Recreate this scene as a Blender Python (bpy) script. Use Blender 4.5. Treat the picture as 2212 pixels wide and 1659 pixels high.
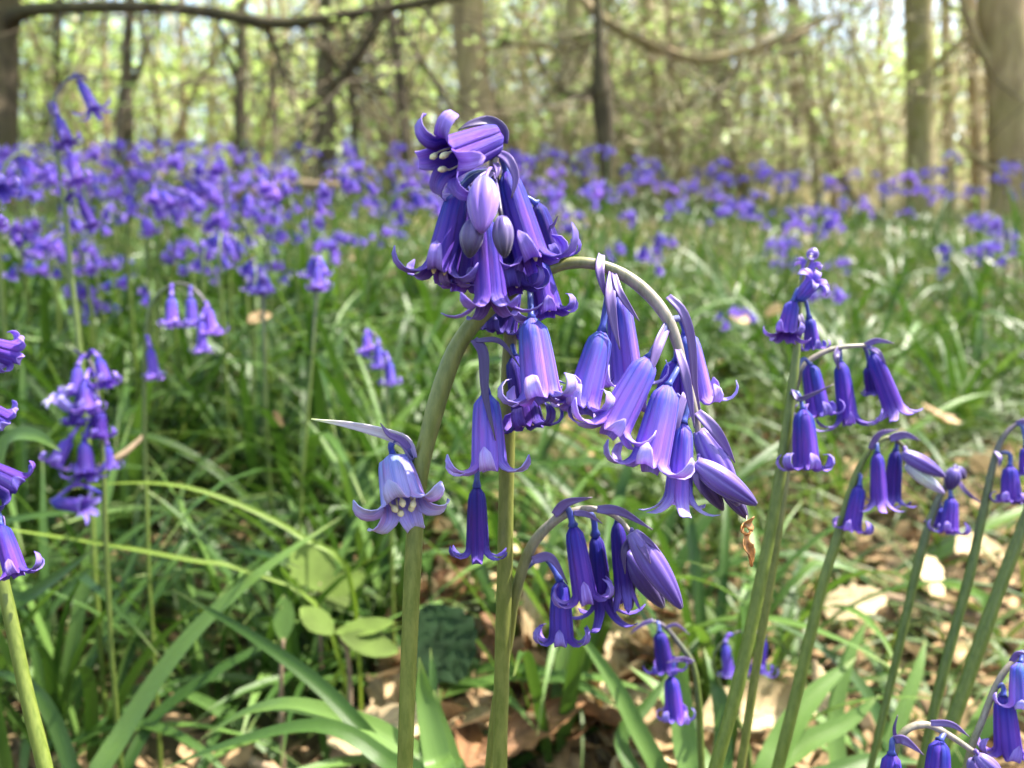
import bpy, math, random
import numpy as np
from mathutils import Vector, Matrix, noise
R_ = math.radians
for o in list(bpy.data.objects): bpy.data.objects.remove(o)
random.seed(7); rng = np.random.default_rng(7)
sc = bpy.context.scene
COL = sc.collection

# ------------------------------------------------------------------ camera, sky, sun, exposure
CAM = Vector((0, 0, 0.30)); PITCH = R_(9)
cd = bpy.data.cameras.new('camera'); cam = bpy.data.objects.new('camera', cd); COL.objects.link(cam)
cam.location = CAM; cam.rotation_euler = (R_(90) - PITCH, 0, 0)
cd.lens = 26; cd.sensor_width = 34.6; cd.clip_start = 0.01; cd.clip_end = 300
cd.dof.use_dof = True; cd.dof.focus_distance = 0.149; cd.dof.aperture_fstop = 26 / 1.75
sc.camera = cam
SUN_EL, SUN_AZ = R_(60), R_(72)            # azimuth measured clockwise from +Y: ahead of the camera, to the right
w = bpy.data.worlds.new('World'); sc.world = w; w.use_nodes = True
nt = w.node_tree; bg = nt.nodes['Background']
sky = nt.nodes.new('ShaderNodeTexSky'); sky.sky_type = 'NISHITA'; sky.sun_disc = False
sky.sun_elevation = SUN_EL; sky.sun_rotation = SUN_AZ; sky.air_density = 1.3; sky.dust_density = 3.0
nt.links.new(sky.outputs[0], bg.inputs[0]); bg.inputs[1].default_value = 0.15
sd = bpy.data.lights.new('sun', 'SUN'); sun = bpy.data.objects.new('sun', sd); COL.objects.link(sun)
sd.energy = 4.6; sd.angle = R_(0.6); sd.color = (1.0, 0.94, 0.82)
tos = Vector((math.sin(SUN_AZ) * math.cos(SUN_EL), math.cos(SUN_AZ) * math.cos(SUN_EL), math.sin(SUN_EL)))
sun.rotation_euler = tos.to_track_quat('Z', 'Y').to_euler(); sun.location = tos * 20
vs = sc.view_settings; vs.view_transform = 'Standard'; vs.look = 'None'; vs.gamma = 1; vs.use_curve_mapping = False
vs.exposure = 1.95
sc.render.engine = 'CYCLES'
cy = sc.cycles; cy.use_denoising = True; cy.max_bounces = 8; cy.transparent_max_bounces = 4
cy.diffuse_bounces = 3; cy.transmission_bounces = 4; cy.caustics_reflective = False; cy.caustics_refractive = False
try: cy.denoiser = 'OPENIMAGEDENOISE'
except Exception: pass

# ------------------------------------------------------------------ helpers
F = 1662.0
FWD = Vector((0, math.cos(PITCH), -math.sin(PITCH))); UP = Vector((0, math.sin(PITCH), math.cos(PITCH))); RT = Vector((1, 0, 0))
def P(x, y, Z):                            # a measured point of the photograph at depth Z metres
    return CAM + Z * (FWD + (x - 1106) / F * RT + (829.5 - y) / F * UP)
def sst(a, b, x):
    t = min(1, max(0, (x - a) / (b - a))); return t * t * (3 - 2 * t)
def gz(x, y):                              # the ground rises gently away from the camera
    s = 0.15 - 0.045 * sst(-0.1, 0.5, x / max(0.4, y))
    z = s * (min(y, 5) - 0.1) if y > 0.1 else 0.02 * (y - 0.1)
    if y > 5: z += 0.075 * (y - 5)
    z += 0.10 * math.exp(-((x - 1.35) / 0.35) ** 2 - ((y - 2.1) / 0.45) ** 2)
    return z + 0.018 * noise.noise(Vector((x * 3, y * 3, 0))) + 0.05 * sst(1, 5, y) * noise.noise(Vector((x * .7, y * .7, 3)))
def where(dx, Z):                          # words for the place a repeat stands in
    a = 'at the far left' if dx < 350 else 'left of the arching stem' if dx < 850 else 'behind the two foreground stems' if dx < 1150 else 'under the arch of pale bells' if dx < 1550 else 'among the thick right stems' if dx < 1900 else 'towards the right edge'
    return a, ('close by' if Z < .5 else 'a little way back' if Z < .75 else 'well back' if Z < 1.05 else 'far back')
def spot(dx, Z):                           # ground position under photograph column dx at depth Z
    return (dx - 1106) / F * Z, Z
def on_ground(dx, Z): x, y = spot(dx, Z); return Vector((x, y, gz(x, y)))

def mesh(name, V, Fs, mat, uv=None, smooth=True):
    me = bpy.data.meshes.new(name)
    me.from_pydata([tuple(v) for v in V] if not isinstance(V, np.ndarray) else V.tolist(), [], Fs if not isinstance(Fs, np.ndarray) else Fs.tolist())
    mats = mat if isinstance(mat, (list, tuple)) else [mat]
    for m in mats: me.materials.append(m)
    if uv is not None:
        ul = me.uv_layers.new(name='UVMap')
        li = np.empty(len(me.loops), np.int32); me.loops.foreach_get('vertex_index', li)
        ul.data.foreach_set('uv', np.asarray(uv, np.float32)[li].ravel())
    if smooth: me.polygons.foreach_set('use_smooth', np.ones(len(me.polygons), bool))
    me.update(); return me
def link(name, me, parent=None):
    o = bpy.data.objects.new(name, me); COL.objects.link(o)
    if parent is not None: o.parent = parent
    return o
def tag(o, label=None, cat=None, group=None, kind=None):
    if label: o['label'] = label
    if cat: o['category'] = cat
    if group: o['group'] = group
    if kind: o['kind'] = kind
    return o
def empty(name, loc, label=None, cat=None, group=None):
    o = bpy.data.objects.new(name, None); COL.objects.link(o); o.location = loc; o.empty_display_size = 0.02
    return tag(o, label, cat, group)
KIDS = {}
def child(name, me, parent, kind=None):
    o = link(name, me, parent); KIDS.setdefault(parent.name, []).append(o)
    if kind: o['kind'] = kind
    return o
def copy_tree(o, loc, rot=0, scale=1, label=None, group=None, parent=None):
    c = o.copy(); COL.objects.link(c)
    if parent is not None: c.parent = parent
    else:
        c.location = loc; c.rotation_euler = (rot if isinstance(rot, tuple) else (0, 0, rot)); c.scale = (scale,) * 3
        if label: c['label'] = label
        if group: c['group'] = group
    for k in KIDS.get(o.name, ()): KIDS.setdefault(c.name, []).append(copy_tree(k, None, parent=c))
    return c
class MB:                                  # collects shapes into one mesh
    def __init__(s): s.V = []; s.F = []; s.U = []
    def add(s, V, Fs, U):
        n = len(s.V); s.V += [tuple(v) for v in V]; s.F += [tuple(i + n for i in f) for f in Fs]; s.U += list(U)
    def me(s, name, mat): return mesh(name, s.V, s.F, mat, s.U)
def spline(pts, n):                        # Catmull-Rom through tuples of any length
    p = np.array(pts, float)
    if len(p) == 2: t = np.linspace(0, 1, n)[:, None]; return p[0] * (1 - t) + p[1] * t
    q = np.vstack([2 * p[0] - p[1], p, 2 * p[-1] - p[-2]])
    out = []
    for s in np.linspace(0, len(p) - 1 - 1e-9, n):
        i = int(s); t = s - i; a, b, c, d = q[i:i + 4]
        out.append(0.5 * ((2 * b) + (c - a) * t + (2 * a - 5 * b + 4 * c - d) * t * t + (-a + 3 * b - 3 * c + d) * t ** 3))
    return np.array(out)
def tube(pts, rad, ns=10, caps=True, wob=0.0, seed=0):
    pts = [Vector(p) for p in pts]; rad = [float(r) for r in rad]; n = len(pts); V = []; Fs = []; U = []
    T = [(pts[min(i + 1, n - 1)] - pts[max(i - 1, 0)]).normalized() for i in range(n)]
    a = T[0].orthogonal().normalized()
    for i in range(n):
        a = (a - a.dot(T[i]) * T[i]).normalized(); b = T[i].cross(a)
        for k in range(ns):
            an = 2 * math.pi * k / ns; r = rad[i]
            if wob: r *= 1 + wob * noise.noise(Vector((math.cos(an) * 1.7 + seed, math.sin(an) * 1.7, i * .22)))
            V.append(pts[i] + r * (math.cos(an) * a + math.sin(an) * b)); U.append((k / ns, i / (n - 1)))
    for i in range(n - 1):
        for k in range(ns):
            k2 = (k + 1) % ns; Fs.append((i * ns + k, i * ns + k2, (i + 1) * ns + k2, (i + 1) * ns + k))
    if caps: Fs.append(tuple(range(ns))[::-1]); Fs.append(tuple(range((n - 1) * ns, n * ns)))
    return V, Fs, U
def ribbon(pts, wid, hint, cup=0.25, nu=3, roll0=0.0, roll1=0.0):
    pts = [Vector(p) for p in pts]; wid = [float(r) for r in wid]; n = len(pts); V = []; Fs = []; U = []
    for i in range(n):
        t = (pts[min(i + 1, n - 1)] - pts[max(i - 1, 0)]).normalized()
        h = hint(i) if callable(hint) else hint
        s = t.cross(h)
        s = s.normalized() if s.length > 1e-6 else t.orthogonal().normalized()
        nn = s.cross(t).normalized(); ro = roll0 + (roll1 - roll0) * i / (n - 1)
        s2 = math.cos(ro) * s + math.sin(ro) * nn; n2 = s2.cross(t)
        for k in range(nu):
            u = -1 + 2 * k / (nu - 1)
            V.append(pts[i] + s2 * (u * wid[i]) + n2 * (cup * wid[i] * abs(u) ** 1.25)); U.append((k / (nu - 1), i / (n - 1)))
    for i in range(n - 1):
        for k in range(nu - 1): Fs.append((i * nu + k, i * nu + k + 1, (i + 1) * nu + k + 1, (i + 1) * nu + k))
    return V, Fs, U

# ------------------------------------------------------------------ materials
def new_mat(name):
    m = bpy.data.materials.new(name); m.use_nodes = True; t = m.node_tree
    for n in list(t.nodes): t.nodes.remove(n)
    return m, t, t.nodes.new('ShaderNodeOutputMaterial')
def nd(t, typ, **kw):
    n = t.nodes.new(typ)
    for k, v in kw.items():
        if k in n.inputs.keys(): n.inputs[k].default_value = v
        else: setattr(n, k, v)
    return n
def ramp(t, stops):
    n = t.nodes.new('ShaderNodeValToRGB'); e = n.color_ramp.elements
    while len(e) < len(stops): e.new(0.5)
    for i, (p, c) in enumerate(stops): e[i].position = p; e[i].color = (*c, 1)
    return n
def mixc(t, f, a, b, mode='MIX'):
    n = t.nodes.new('ShaderNodeMix'); n.data_type = 'RGBA'; n.blend_type = mode
    for s, v in ((n.inputs[0], f), (n.inputs[6], a), (n.inputs[7], b)):
        if isinstance(v, bpy.types.NodeSocket): t.links.new(v, s)
        elif isinstance(v, (int, float)): s.default_value = v
        else: s.default_value = (*v, 1)
    return n.outputs[2]
def thin(t, out, colour, trans=0.35, rough=0.45, tmul=(1, 1, 1), bump=None, spec=0.5, sheen=0.0):
    pb = t.nodes.new('ShaderNodeBsdfPrincipled'); pb.inputs['Roughness'].default_value = rough
    pb.inputs['Specular IOR Level'].default_value = spec; pb.inputs['Sheen Weight'].default_value = sheen
    t.links.new(colour, pb.inputs['Base Color'])
    tr = t.nodes.new('ShaderNodeBsdfTranslucent'); t.links.new(mixc(t, 1.0, colour, tmul, 'MULTIPLY'), tr.inputs[0])
    mx = t.nodes.new('ShaderNodeMixShader'); mx.inputs[0].default_value = trans
    t.links.new(pb.outputs[0], mx.inputs[1]); t.links.new(tr.outputs[0], mx.inputs[2]); t.links.new(mx.outputs[0], out.inputs[0])
    if bump is not None: t.links.new(bump, pb.inputs['Normal'])
    return pb
def uvsplit(t):
    uv = nd(t, 'ShaderNodeUVMap'); sp = nd(t, 'ShaderNodeSeparateXYZ'); t.links.new(uv.outputs[0], sp.inputs[0]); return uv, sp
def math_(t, op, a, b=0.0, c=0.0):
    n = nd(t, 'ShaderNodeMath', operation=op)
    for i, v in enumerate((a, b, c)):
        if isinstance(v, bpy.types.NodeSocket): t.links.new(v, n.inputs[i])
        else: n.inputs[i].default_value = v
    return n.outputs[0]
def petal_mat(name, base, body, tip, mid, edge=None):
    m, t, out = new_mat(name); uv, sp = uvsplit(t)
    al = ramp(t, [(0.0, base), (0.14, base), (0.36, body), (0.66, body), (0.84, tip), (1.0, tuple(0.6 * a + 0.4 * b for a, b in zip(tip, base)))])
    nz = nd(t, 'ShaderNodeTexNoise', Scale=6.0, Detail=3.0)
    mp = nd(t, 'ShaderNodeMapping'); mp.inputs['Scale'].default_value = (9, 0.7, 1)
    t.links.new(uv.outputs[0], mp.inputs[0])
    oi = nd(t, 'ShaderNodeObjectInfo'); t.links.new(math_(t, 'MULTIPLY', oi.outputs['Random'], 40.0), mp.inputs['Location'])
    t.links.new(mp.outputs[0], nz.inputs['Vector'])
    v2 = math_(t, 'ADD', sp.outputs[1], math_(t, 'MULTIPLY', math_(t, 'SUBTRACT', nz.outputs[0], 0.5), 0.28))
    t.links.new(v2, al.inputs[0])
    du = math_(t, 'ABSOLUTE', math_(t, 'SUBTRACT', sp.outputs[0], 0.5))
    rib = ramp(t, [(0.0, (1, 1, 1)), (0.05, (.75, .75, .75)), (0.13, (0, 0, 0))]); t.links.new(du, rib.inputs[0])
    fade = ramp(t, [(0.0, (.9,) * 3), (0.62, (.7,) * 3), (0.85, (.08,) * 3), (1, (.25,) * 3)]); t.links.new(sp.outputs[1], fade.inputs[0])
    pn = nd(t, 'ShaderNodeTexNoise', Scale=1.0, Detail=3.0); m3 = nd(t, 'ShaderNodeMapping'); m3.inputs['Scale'].default_value = (2.6, 2.2, 1)
    t.links.new(uv.outputs[0], m3.inputs[0]); t.links.new(math_(t, 'MULTIPLY', oi.outputs['Random'], 91.0), m3.inputs['Location']); t.links.new(m3.outputs[0], pn.inputs['Vector'])
    pr = ramp(t, [(0.46, (0, 0, 0)), (0.66, (.55,) * 3)]); t.links.new(pn.outputs[0], pr.inputs[0])
    c0 = mixc(t, pr.outputs[0], al.outputs[0], tuple(a * b for a, b in zip(body, (1.25, .62, .80))))
    c = mixc(t, math_(t, 'MULTIPLY', rib.outputs[0], fade.outputs[0]), c0, mid)
    st = nd(t, 'ShaderNodeTexNoise', Scale=1.0, Detail=4.0); m2 = nd(t, 'ShaderNodeMapping'); m2.inputs['Scale'].default_value = (26, 2.0, 1)
    t.links.new(uv.outputs[0], m2.inputs[0]); t.links.new(m2.outputs[0], st.inputs['Vector'])
    hs = nd(t, 'ShaderNodeHueSaturation'); t.links.new(c, hs.inputs['Color'])
    t.links.new(math_(t, 'MULTIPLY', math_(t, 'MULTIPLY_ADD', oi.outputs['Random'], .26, .87), math_(t, 'MULTIPLY_ADD', st.outputs[0], 0.75, 0.64)), hs.inputs['Value'])
    t.links.new(math_(t, 'MULTIPLY_ADD', oi.outputs['Random'], 0.022, 0.489), hs.inputs['Hue'])
    bp = nd(t, 'ShaderNodeBump', Strength=0.6, Distance=0.0005); t.links.new(st.outputs[0], bp.inputs['Height'])
    thin(t, out, hs.outputs[0], 0.30, 0.55, (1.0, 0.95, 1.0), bp.outputs[0], spec=0.22, sheen=0.0)
    return m
PET = {
 'lilac':  petal_mat('petal_lilac',  (0.10, 0.15, 0.70), (0.26, 0.165, 0.74), (0.58, 0.47, 0.90), (0.12, 0.095, 0.58)),
 'pale':   petal_mat('petal_pale',   (0.25, 0.29, 0.80), (0.44, 0.37, 0.86), (0.64, 0.57, 0.91), (0.24, 0.23, 0.76)),
 'violet': petal_mat('petal_violet', (0.050, 0.050, 0.46), (0.130, 0.058, 0.49), (0.40, 0.28, 0.81), (0.048, 0.026, 0.37)),
 'deep':   petal_mat('petal_deep',   (0.032, 0.026, 0.30), (0.062, 0.025, 0.28), (0.20, 0.13, 0.60), (0.024, 0.013, 0.20)),
 'far':    petal_mat('petal_far',    (0.085, 0.075, 0.52), (0.165, 0.100, 0.55), (0.38, 0.27, 0.81), (0.075, 0.045, 0.46)),
}
def bud_mat(name, a, b, c):
    m, t, out = new_mat(name); uv, sp = uvsplit(t)
    al = ramp(t, [(0.0, a), (0.45, b), (0.9, c), (1, tuple(x * .8 for x in c))]); t.links.new(sp.outputs[1], al.inputs[0])
    wv = math_(t, 'SINE', math_(t, 'MULTIPLY', sp.outputs[0], 2 * math.pi * 6)); f = math_(t, 'MULTIPLY_ADD', wv, 0.16, 0.16)
    st = nd(t, 'ShaderNodeTexNoise', Scale=1.0, Detail=4.0); m2 = nd(t, 'ShaderNodeMapping'); m2.inputs['Scale'].default_value = (40, 2.5, 1)
    t.links.new(uv.outputs[0], m2.inputs[0]); t.links.new(m2.outputs[0], st.inputs['Vector'])
    hs = nd(t, 'ShaderNodeHueSaturation'); t.links.new(mixc(t, f, al.outputs[0], tuple(x * .45 for x in b)), hs.inputs['Color'])
    t.links.new(math_(t, 'MULTIPLY_ADD', st.outputs[0], 0.6, 0.72), hs.inputs['Value'])
    thin(t, out, hs.outputs[0], 0.12, 0.4, spec=0.4, sheen=0.2); return m
BUD = {'violet': bud_mat('bud_violet', (0.24, 0.17, 0.54), (0.135, 0.07, 0.40), (0.065, 0.026, 0.22)),
       'lilac': bud_mat('bud_lilac', (0.11, 0.12, 0.62), (0.25, 0.13, 0.62), (0.22, 0.10, 0.50)),
       'grey': bud_mat('bud_grey', (0.08, 0.045, 0.30), (0.125, 0.08, 0.26), (0.018, 0.012, 0.03)),
       'deep': bud_mat('bud_deep', (0.12, 0.08, 0.40), (0.065, 0.03, 0.20), (0.035, 0.015, 0.10)),
       'white': bud_mat('bud_white', (0.50, 0.52, 0.60), (0.62, 0.66, 0.60), (0.34, 0.22, 0.58))}
def stem_mat(name, lo, mid_, hi, p=(0.55, 0.8)):
    m, t, out = new_mat(name); uv, sp = uvsplit(t)
    al = ramp(t, [(0, lo), (p[0], mid_), (p[1], hi), (1, hi)]); t.links.new(sp.outputs[1], al.inputs[0])
    tc = nd(t, 'ShaderNodeTexCoord'); mp = nd(t, 'ShaderNodeMapping'); mp.inputs['Scale'].default_value = (800, 800, 200)
    t.links.new(tc.outputs['Object'], mp.inputs[0]); nz = nd(t, 'ShaderNodeTexNoise', Scale=1.0, Detail=5.0, Roughness=0.65); t.links.new(mp.outputs[0], nz.inputs['Vector'])
    rp = ramp(t, [(0.38, (.72, .78, .62)), (0.50, (1, 1, 1)), (0.66, (1.28, 1.2, 1.3))]); t.links.new(nz.outputs[0], rp.inputs[0])
    c = mixc(t, 0.9, al.outputs[0], rp.outputs[0], 'MULTIPLY')
    bp = nd(t, 'ShaderNodeBump', Strength=0.25, Distance=0.0003); t.links.new(nz.outputs[0], bp.inputs['Height'])
    pb = thin(t, out, c, 0.06, 0.38, bump=bp.outputs[0], spec=0.45); return m
STEM = stem_mat('flower_stem', (0.145, 0.175, 0.028), (0.155, 0.165, 0.04), (0.27, 0.225, 0.20), (0.66, 0.80))
STEM_D = stem_mat('flower_stem_dark', (0.10, 0.145, 0.022), (0.095, 0.13, 0.028), (0.11, 0.08, 0.13), (0.78, 0.95))
STEM_G = stem_mat('flower_stem_green', (0.16, 0.21, 0.03), (0.125, 0.16, 0.032), (0.13, 0.12, 0.07), (0.82, 0.97))
PEDI = stem_mat('flower_stalk', (0.10, 0.09, 0.24), (0.06, 0.08, 0.30), (0.05, 0.07, 0.36))
def bract_mat(name, a, b, tip):
    m, t, out = new_mat(name); uv, sp = uvsplit(t)
    al = ramp(t, [(0, a), (0.45, b), (0.8, b), (1, tip)]); t.links.new(sp.outputs[1], al.inputs[0])
    st = nd(t, 'ShaderNodeTexNoise', Scale=1.0, Detail=4.0); m2 = nd(t, 'ShaderNodeMapping'); m2.inputs['Scale'].default_value = (14, 2.0, 1)
    t.links.new(uv.outputs[0], m2.inputs[0]); t.links.new(m2.outputs[0], st.inputs['Vector'])
    hs = nd(t, 'ShaderNodeHueSaturation'); t.links.new(al.outputs[0], hs.inputs['Color']); t.links.new(math_(t, 'MULTIPLY_ADD', st.outputs[0], 0.9, 0.55), hs.inputs['Value'])
    thin(t, out, hs.outputs[0], 0.22, 0.45, spec=0.4); return m
BRA = {'purple': bract_mat('bract_purple', (0.24, 0.17, 0.46), (0.17, 0.105, 0.33), (0.15, 0.11, 0.16)),
       'dark': bract_mat('bract_dark', (0.13, 0.09, 0.28), (0.09, 0.06, 0.18), (0.14, 0.11, 0.12)),
       'cream': bract_mat('bract_cream', (0.36, 0.27, 0.60), (0.58, 0.52, 0.62), (0.62, 0.68, 0.34))}
def plain(name, col, rough=0.6, nscale=0, namt=0.4, trans=0.0, spec=0.4, bumpd=0.0, col2=None, detail=4.0, coord='Object', rnd=0.0):
    m, t, out = new_mat(name)
    tc = nd(t, 'ShaderNodeTexCoord'); nz = nd(t, 'ShaderNodeTexNoise', Scale=nscale or 5.0, Detail=detail); t.links.new(tc.outputs[coord], nz.inputs['Vector'])
    a = tuple(c * (1 - namt) for c in col); b = col2 or tuple(c * (1 + namt) for c in col)
    rp = ramp(t, [(0.34, a), (0.66, b)]); t.links.new(nz.outputs[0], rp.inputs[0]); c = rp.outputs[0]
    if rnd:
        oi = nd(t, 'ShaderNodeObjectInfo'); hs = nd(t, 'ShaderNodeHueSaturation'); t.links.new(c, hs.inputs['Color'])
        t.links.new(math_(t, 'MULTIPLY_ADD', oi.outputs['Random'], rnd, 1 - rnd / 2), hs.inputs['Value']); c = hs.outputs[0]
    bo = None
    if bumpd: bp = nd(t, 'ShaderNodeBump', Strength=0.7, Distance=bumpd); t.links.new(nz.outputs[0], bp.inputs['Height']); bo = bp.outputs[0]
    thin(t, out, c, trans, rough, bump=bo, spec=spec); return m
ANTH = plain('anther_cream', (0.74, 0.66, 0.42), 0.7, 900, 0.2)
def blade_mat(name, a, b, yel, trans, rough=0.39, spec=0.34):
    m, t, out = new_mat(name); uv, sp = uvsplit(t)
    oi = nd(t, 'ShaderNodeObjectInfo'); tc = nd(t, 'ShaderNodeTexCoord')
    nz = nd(t, 'ShaderNodeTexNoise', Scale=9.0, Detail=3.0); t.links.new(tc.outputs['Object'], nz.inputs['Vector'])
    f = math_(t, 'ADD', math_(t, 'MULTIPLY', oi.outputs['Random'], 0.55), math_(t, 'MULTIPLY', nz.outputs[0], 0.5))
    c = mixc(t, f, a, b)
    al = ramp(t, [(0, (.75,) * 3), (0.12, (0,) * 3), (0.9, (0,) * 3), (1, (.8,) * 3)]); t.links.new(sp.outputs[1], al.inputs[0])
    c = mixc(t, math_(t, 'MULTIPLY', al.outputs[0], 0.6), c, yel)
    mp = nd(t, 'ShaderNodeMapping'); mp.inputs['Scale'].default_value = (34, 1.2, 1); t.links.new(uv.outputs[0], mp.inputs[0])
    st = nd(t, 'ShaderNodeTexNoise', Scale=1.0, Detail=3.0); t.links.new(mp.outputs[0], st.inputs['Vector'])
    hs = nd(t, 'ShaderNodeHueSaturation'); t.links.new(c, hs.inputs['Color']); t.links.new(math_(t, 'MULTIPLY_ADD', st.outputs[0], 0.7, 0.65), hs.inputs['Value'])
    bp = nd(t, 'ShaderNodeBump', Strength=0.25, Distance=0.0006); t.links.new(st.outputs[0], bp.inputs['Height'])
    thin(t, out, hs.outputs[0], trans, rough, (1.1, 1.15, 0.5), bp.outputs[0], spec); return m
BLADE = blade_mat('leaf_blade', (0.019, 0.055, 0.009), (0.068, 0.132, 0.026), (0.30, 0.33, 0.10), 0.30)
BLADE_L = blade_mat('leaf_blade_light', (0.080, 0.155, 0.030), (0.130, 0.215, 0.055), (0.34, 0.36, 0.14), 0.30)
BLADE_Y = blade_mat('leaf_blade_yellow', (0.12, 0.20, 0.022), (0.18, 0.26, 0.035), (0.4, 0.4, 0.12), 0.35)
GRASS = blade_mat('grass_blade', (0.036, 0.078, 0.016), (0.105, 0.150, 0.04), (0.30, 0.30, 0.12), 0.32)
OVAL = plain('oval_leaf', (0.095, 0.140, 0.030), 0.7, 60, 0.3, 0.3, 0.12, rnd=0.3)
NETT = plain('pleated_leaf', (0.022, 0.048, 0.018), 0.65, 80, 0.4, 0.15, 0.2)
def dead_mat(name, col, dark):
    m, t, out = new_mat(name); uv, sp = uvsplit(t); oi = nd(t, 'ShaderNodeObjectInfo'); tc = nd(t, 'ShaderNodeTexCoord')
    du = math_(t, 'ABSOLUTE', math_(t, 'SUBTRACT', sp.outputs[0], 0.5))
    vs_ = math_(t, 'SINE', math_(t, 'MULTIPLY', math_(t, 'SUBTRACT', sp.outputs[1], math_(t, 'MULTIPLY', du, 0.45)), 56.0)); vr = ramp(t, [(0.80, (0,) * 3), (0.97, (.6,) * 3)]); t.links.new(vs_, vr.inputs[0])
    mr = ramp(t, [(0.0, (.9,) * 3), (0.035, (.8,) * 3), (0.06, (0,) * 3)]); t.links.new(du, mr.inputs[0]); vein = math_(t, 'MAXIMUM', vr.outputs[0], mr.outputs[0])
    nz = nd(t, 'ShaderNodeTexNoise', Scale=70.0, Detail=6.0, Roughness=0.7); t.links.new(tc.outputs['Object'], nz.inputs['Vector'])
    n2 = nd(t, 'ShaderNodeTexNoise', Scale=26.0, Detail=3.0); t.links.new(tc.outputs['Object'], n2.inputs['Vector'])
    rp_ = ramp(t, [(0.36, dark), (0.58, col)]); t.links.new(n2.outputs[0], rp_.inputs[0])
    c = mixc(t, math_(t, 'MULTIPLY', vein, .55), rp_.outputs[0], tuple(x * .55 for x in dark)); hs = nd(t, 'ShaderNodeHueSaturation'); t.links.new(c, hs.inputs['Color'])
    t.links.new(math_(t, 'MULTIPLY', math_(t, 'MULTIPLY_ADD', oi.outputs['Random'], .5, .7), math_(t, 'MULTIPLY_ADD', nz.outputs[0], .9, .55)), hs.inputs['Value'])
    h = math_(t, 'ADD', math_(t, 'MULTIPLY', n2.outputs[0], 1.6), math_(t, 'SUBTRACT', nz.outputs[0], math_(t, 'MULTIPLY', vein, .5)))
    bp = nd(t, 'ShaderNodeBump', Strength=0.9, Distance=0.0018); t.links.new(h, bp.inputs['Height']); thin(t, out, hs.outputs[0], .14, .6, bump=bp.outputs[0], spec=.3); return m
DEAD = [dead_mat('dead_leaf_tan', (0.44, 0.30, 0.16), (0.26, 0.16, 0.08)), dead_mat('dead_leaf_pale', (0.58, 0.45, 0.27), (0.42, 0.30, 0.17)), dead_mat('dead_leaf_brown', (0.24, 0.125, 0.06), (0.12, 0.06, 0.03))]
HUSK = plain('brown_husk', (0.42, 0.20, 0.07), 0.4, 600, 0.6, 0.25, 0.5, 0.0003)
TWIG = plain('twig', (0.20, 0.14, 0.09), 0.8, 60, 0.4, bumpd=0.001)
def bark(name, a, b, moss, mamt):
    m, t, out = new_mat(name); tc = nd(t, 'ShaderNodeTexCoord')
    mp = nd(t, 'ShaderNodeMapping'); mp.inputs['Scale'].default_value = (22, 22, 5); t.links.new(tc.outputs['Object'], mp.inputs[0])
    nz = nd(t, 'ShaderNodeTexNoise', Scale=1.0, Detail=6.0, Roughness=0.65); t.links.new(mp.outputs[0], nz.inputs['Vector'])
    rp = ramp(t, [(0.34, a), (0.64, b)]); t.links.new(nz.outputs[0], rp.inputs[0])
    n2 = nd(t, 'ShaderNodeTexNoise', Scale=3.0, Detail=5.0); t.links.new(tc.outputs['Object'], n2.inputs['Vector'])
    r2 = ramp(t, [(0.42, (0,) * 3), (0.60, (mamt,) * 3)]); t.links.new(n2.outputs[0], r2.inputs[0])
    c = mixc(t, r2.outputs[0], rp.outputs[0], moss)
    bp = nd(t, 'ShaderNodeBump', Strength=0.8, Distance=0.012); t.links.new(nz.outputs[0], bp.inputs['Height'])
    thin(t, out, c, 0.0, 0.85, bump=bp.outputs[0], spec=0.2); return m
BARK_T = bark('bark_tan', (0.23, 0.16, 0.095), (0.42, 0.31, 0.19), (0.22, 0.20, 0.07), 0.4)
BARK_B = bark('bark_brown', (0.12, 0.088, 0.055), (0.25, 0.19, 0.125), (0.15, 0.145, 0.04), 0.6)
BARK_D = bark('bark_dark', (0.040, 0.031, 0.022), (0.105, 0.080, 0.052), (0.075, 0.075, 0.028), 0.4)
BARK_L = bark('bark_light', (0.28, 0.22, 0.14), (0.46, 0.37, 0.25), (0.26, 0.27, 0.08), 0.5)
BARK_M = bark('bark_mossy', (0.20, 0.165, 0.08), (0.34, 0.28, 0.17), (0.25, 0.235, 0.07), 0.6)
TWIG_T = plain('twig_tan', (0.60, 0.50, 0.35), 0.8, 3, 0.45, rnd=0.4)
TWIG_D = plain('twig_dark', (0.10, 0.077, 0.05), 0.8, 3, 0.45, rnd=0.4)
LIME = plain('spring_leaf_lime', (0.48, 0.62, 0.17), 0.45, 14, 0.3, 0.62, 0.4, rnd=0.25, detail=2.0)
LEAFG = plain('spring_leaf_green', (0.38, 0.50, 0.16), 0.45, 14, 0.3, 0.6, 0.4, rnd=0.25, detail=2.0)
STRAW = plain('dry_bracken', (0.74, 0.66, 0.44), 0.7, 10, 0.25, 0.4)
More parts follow.
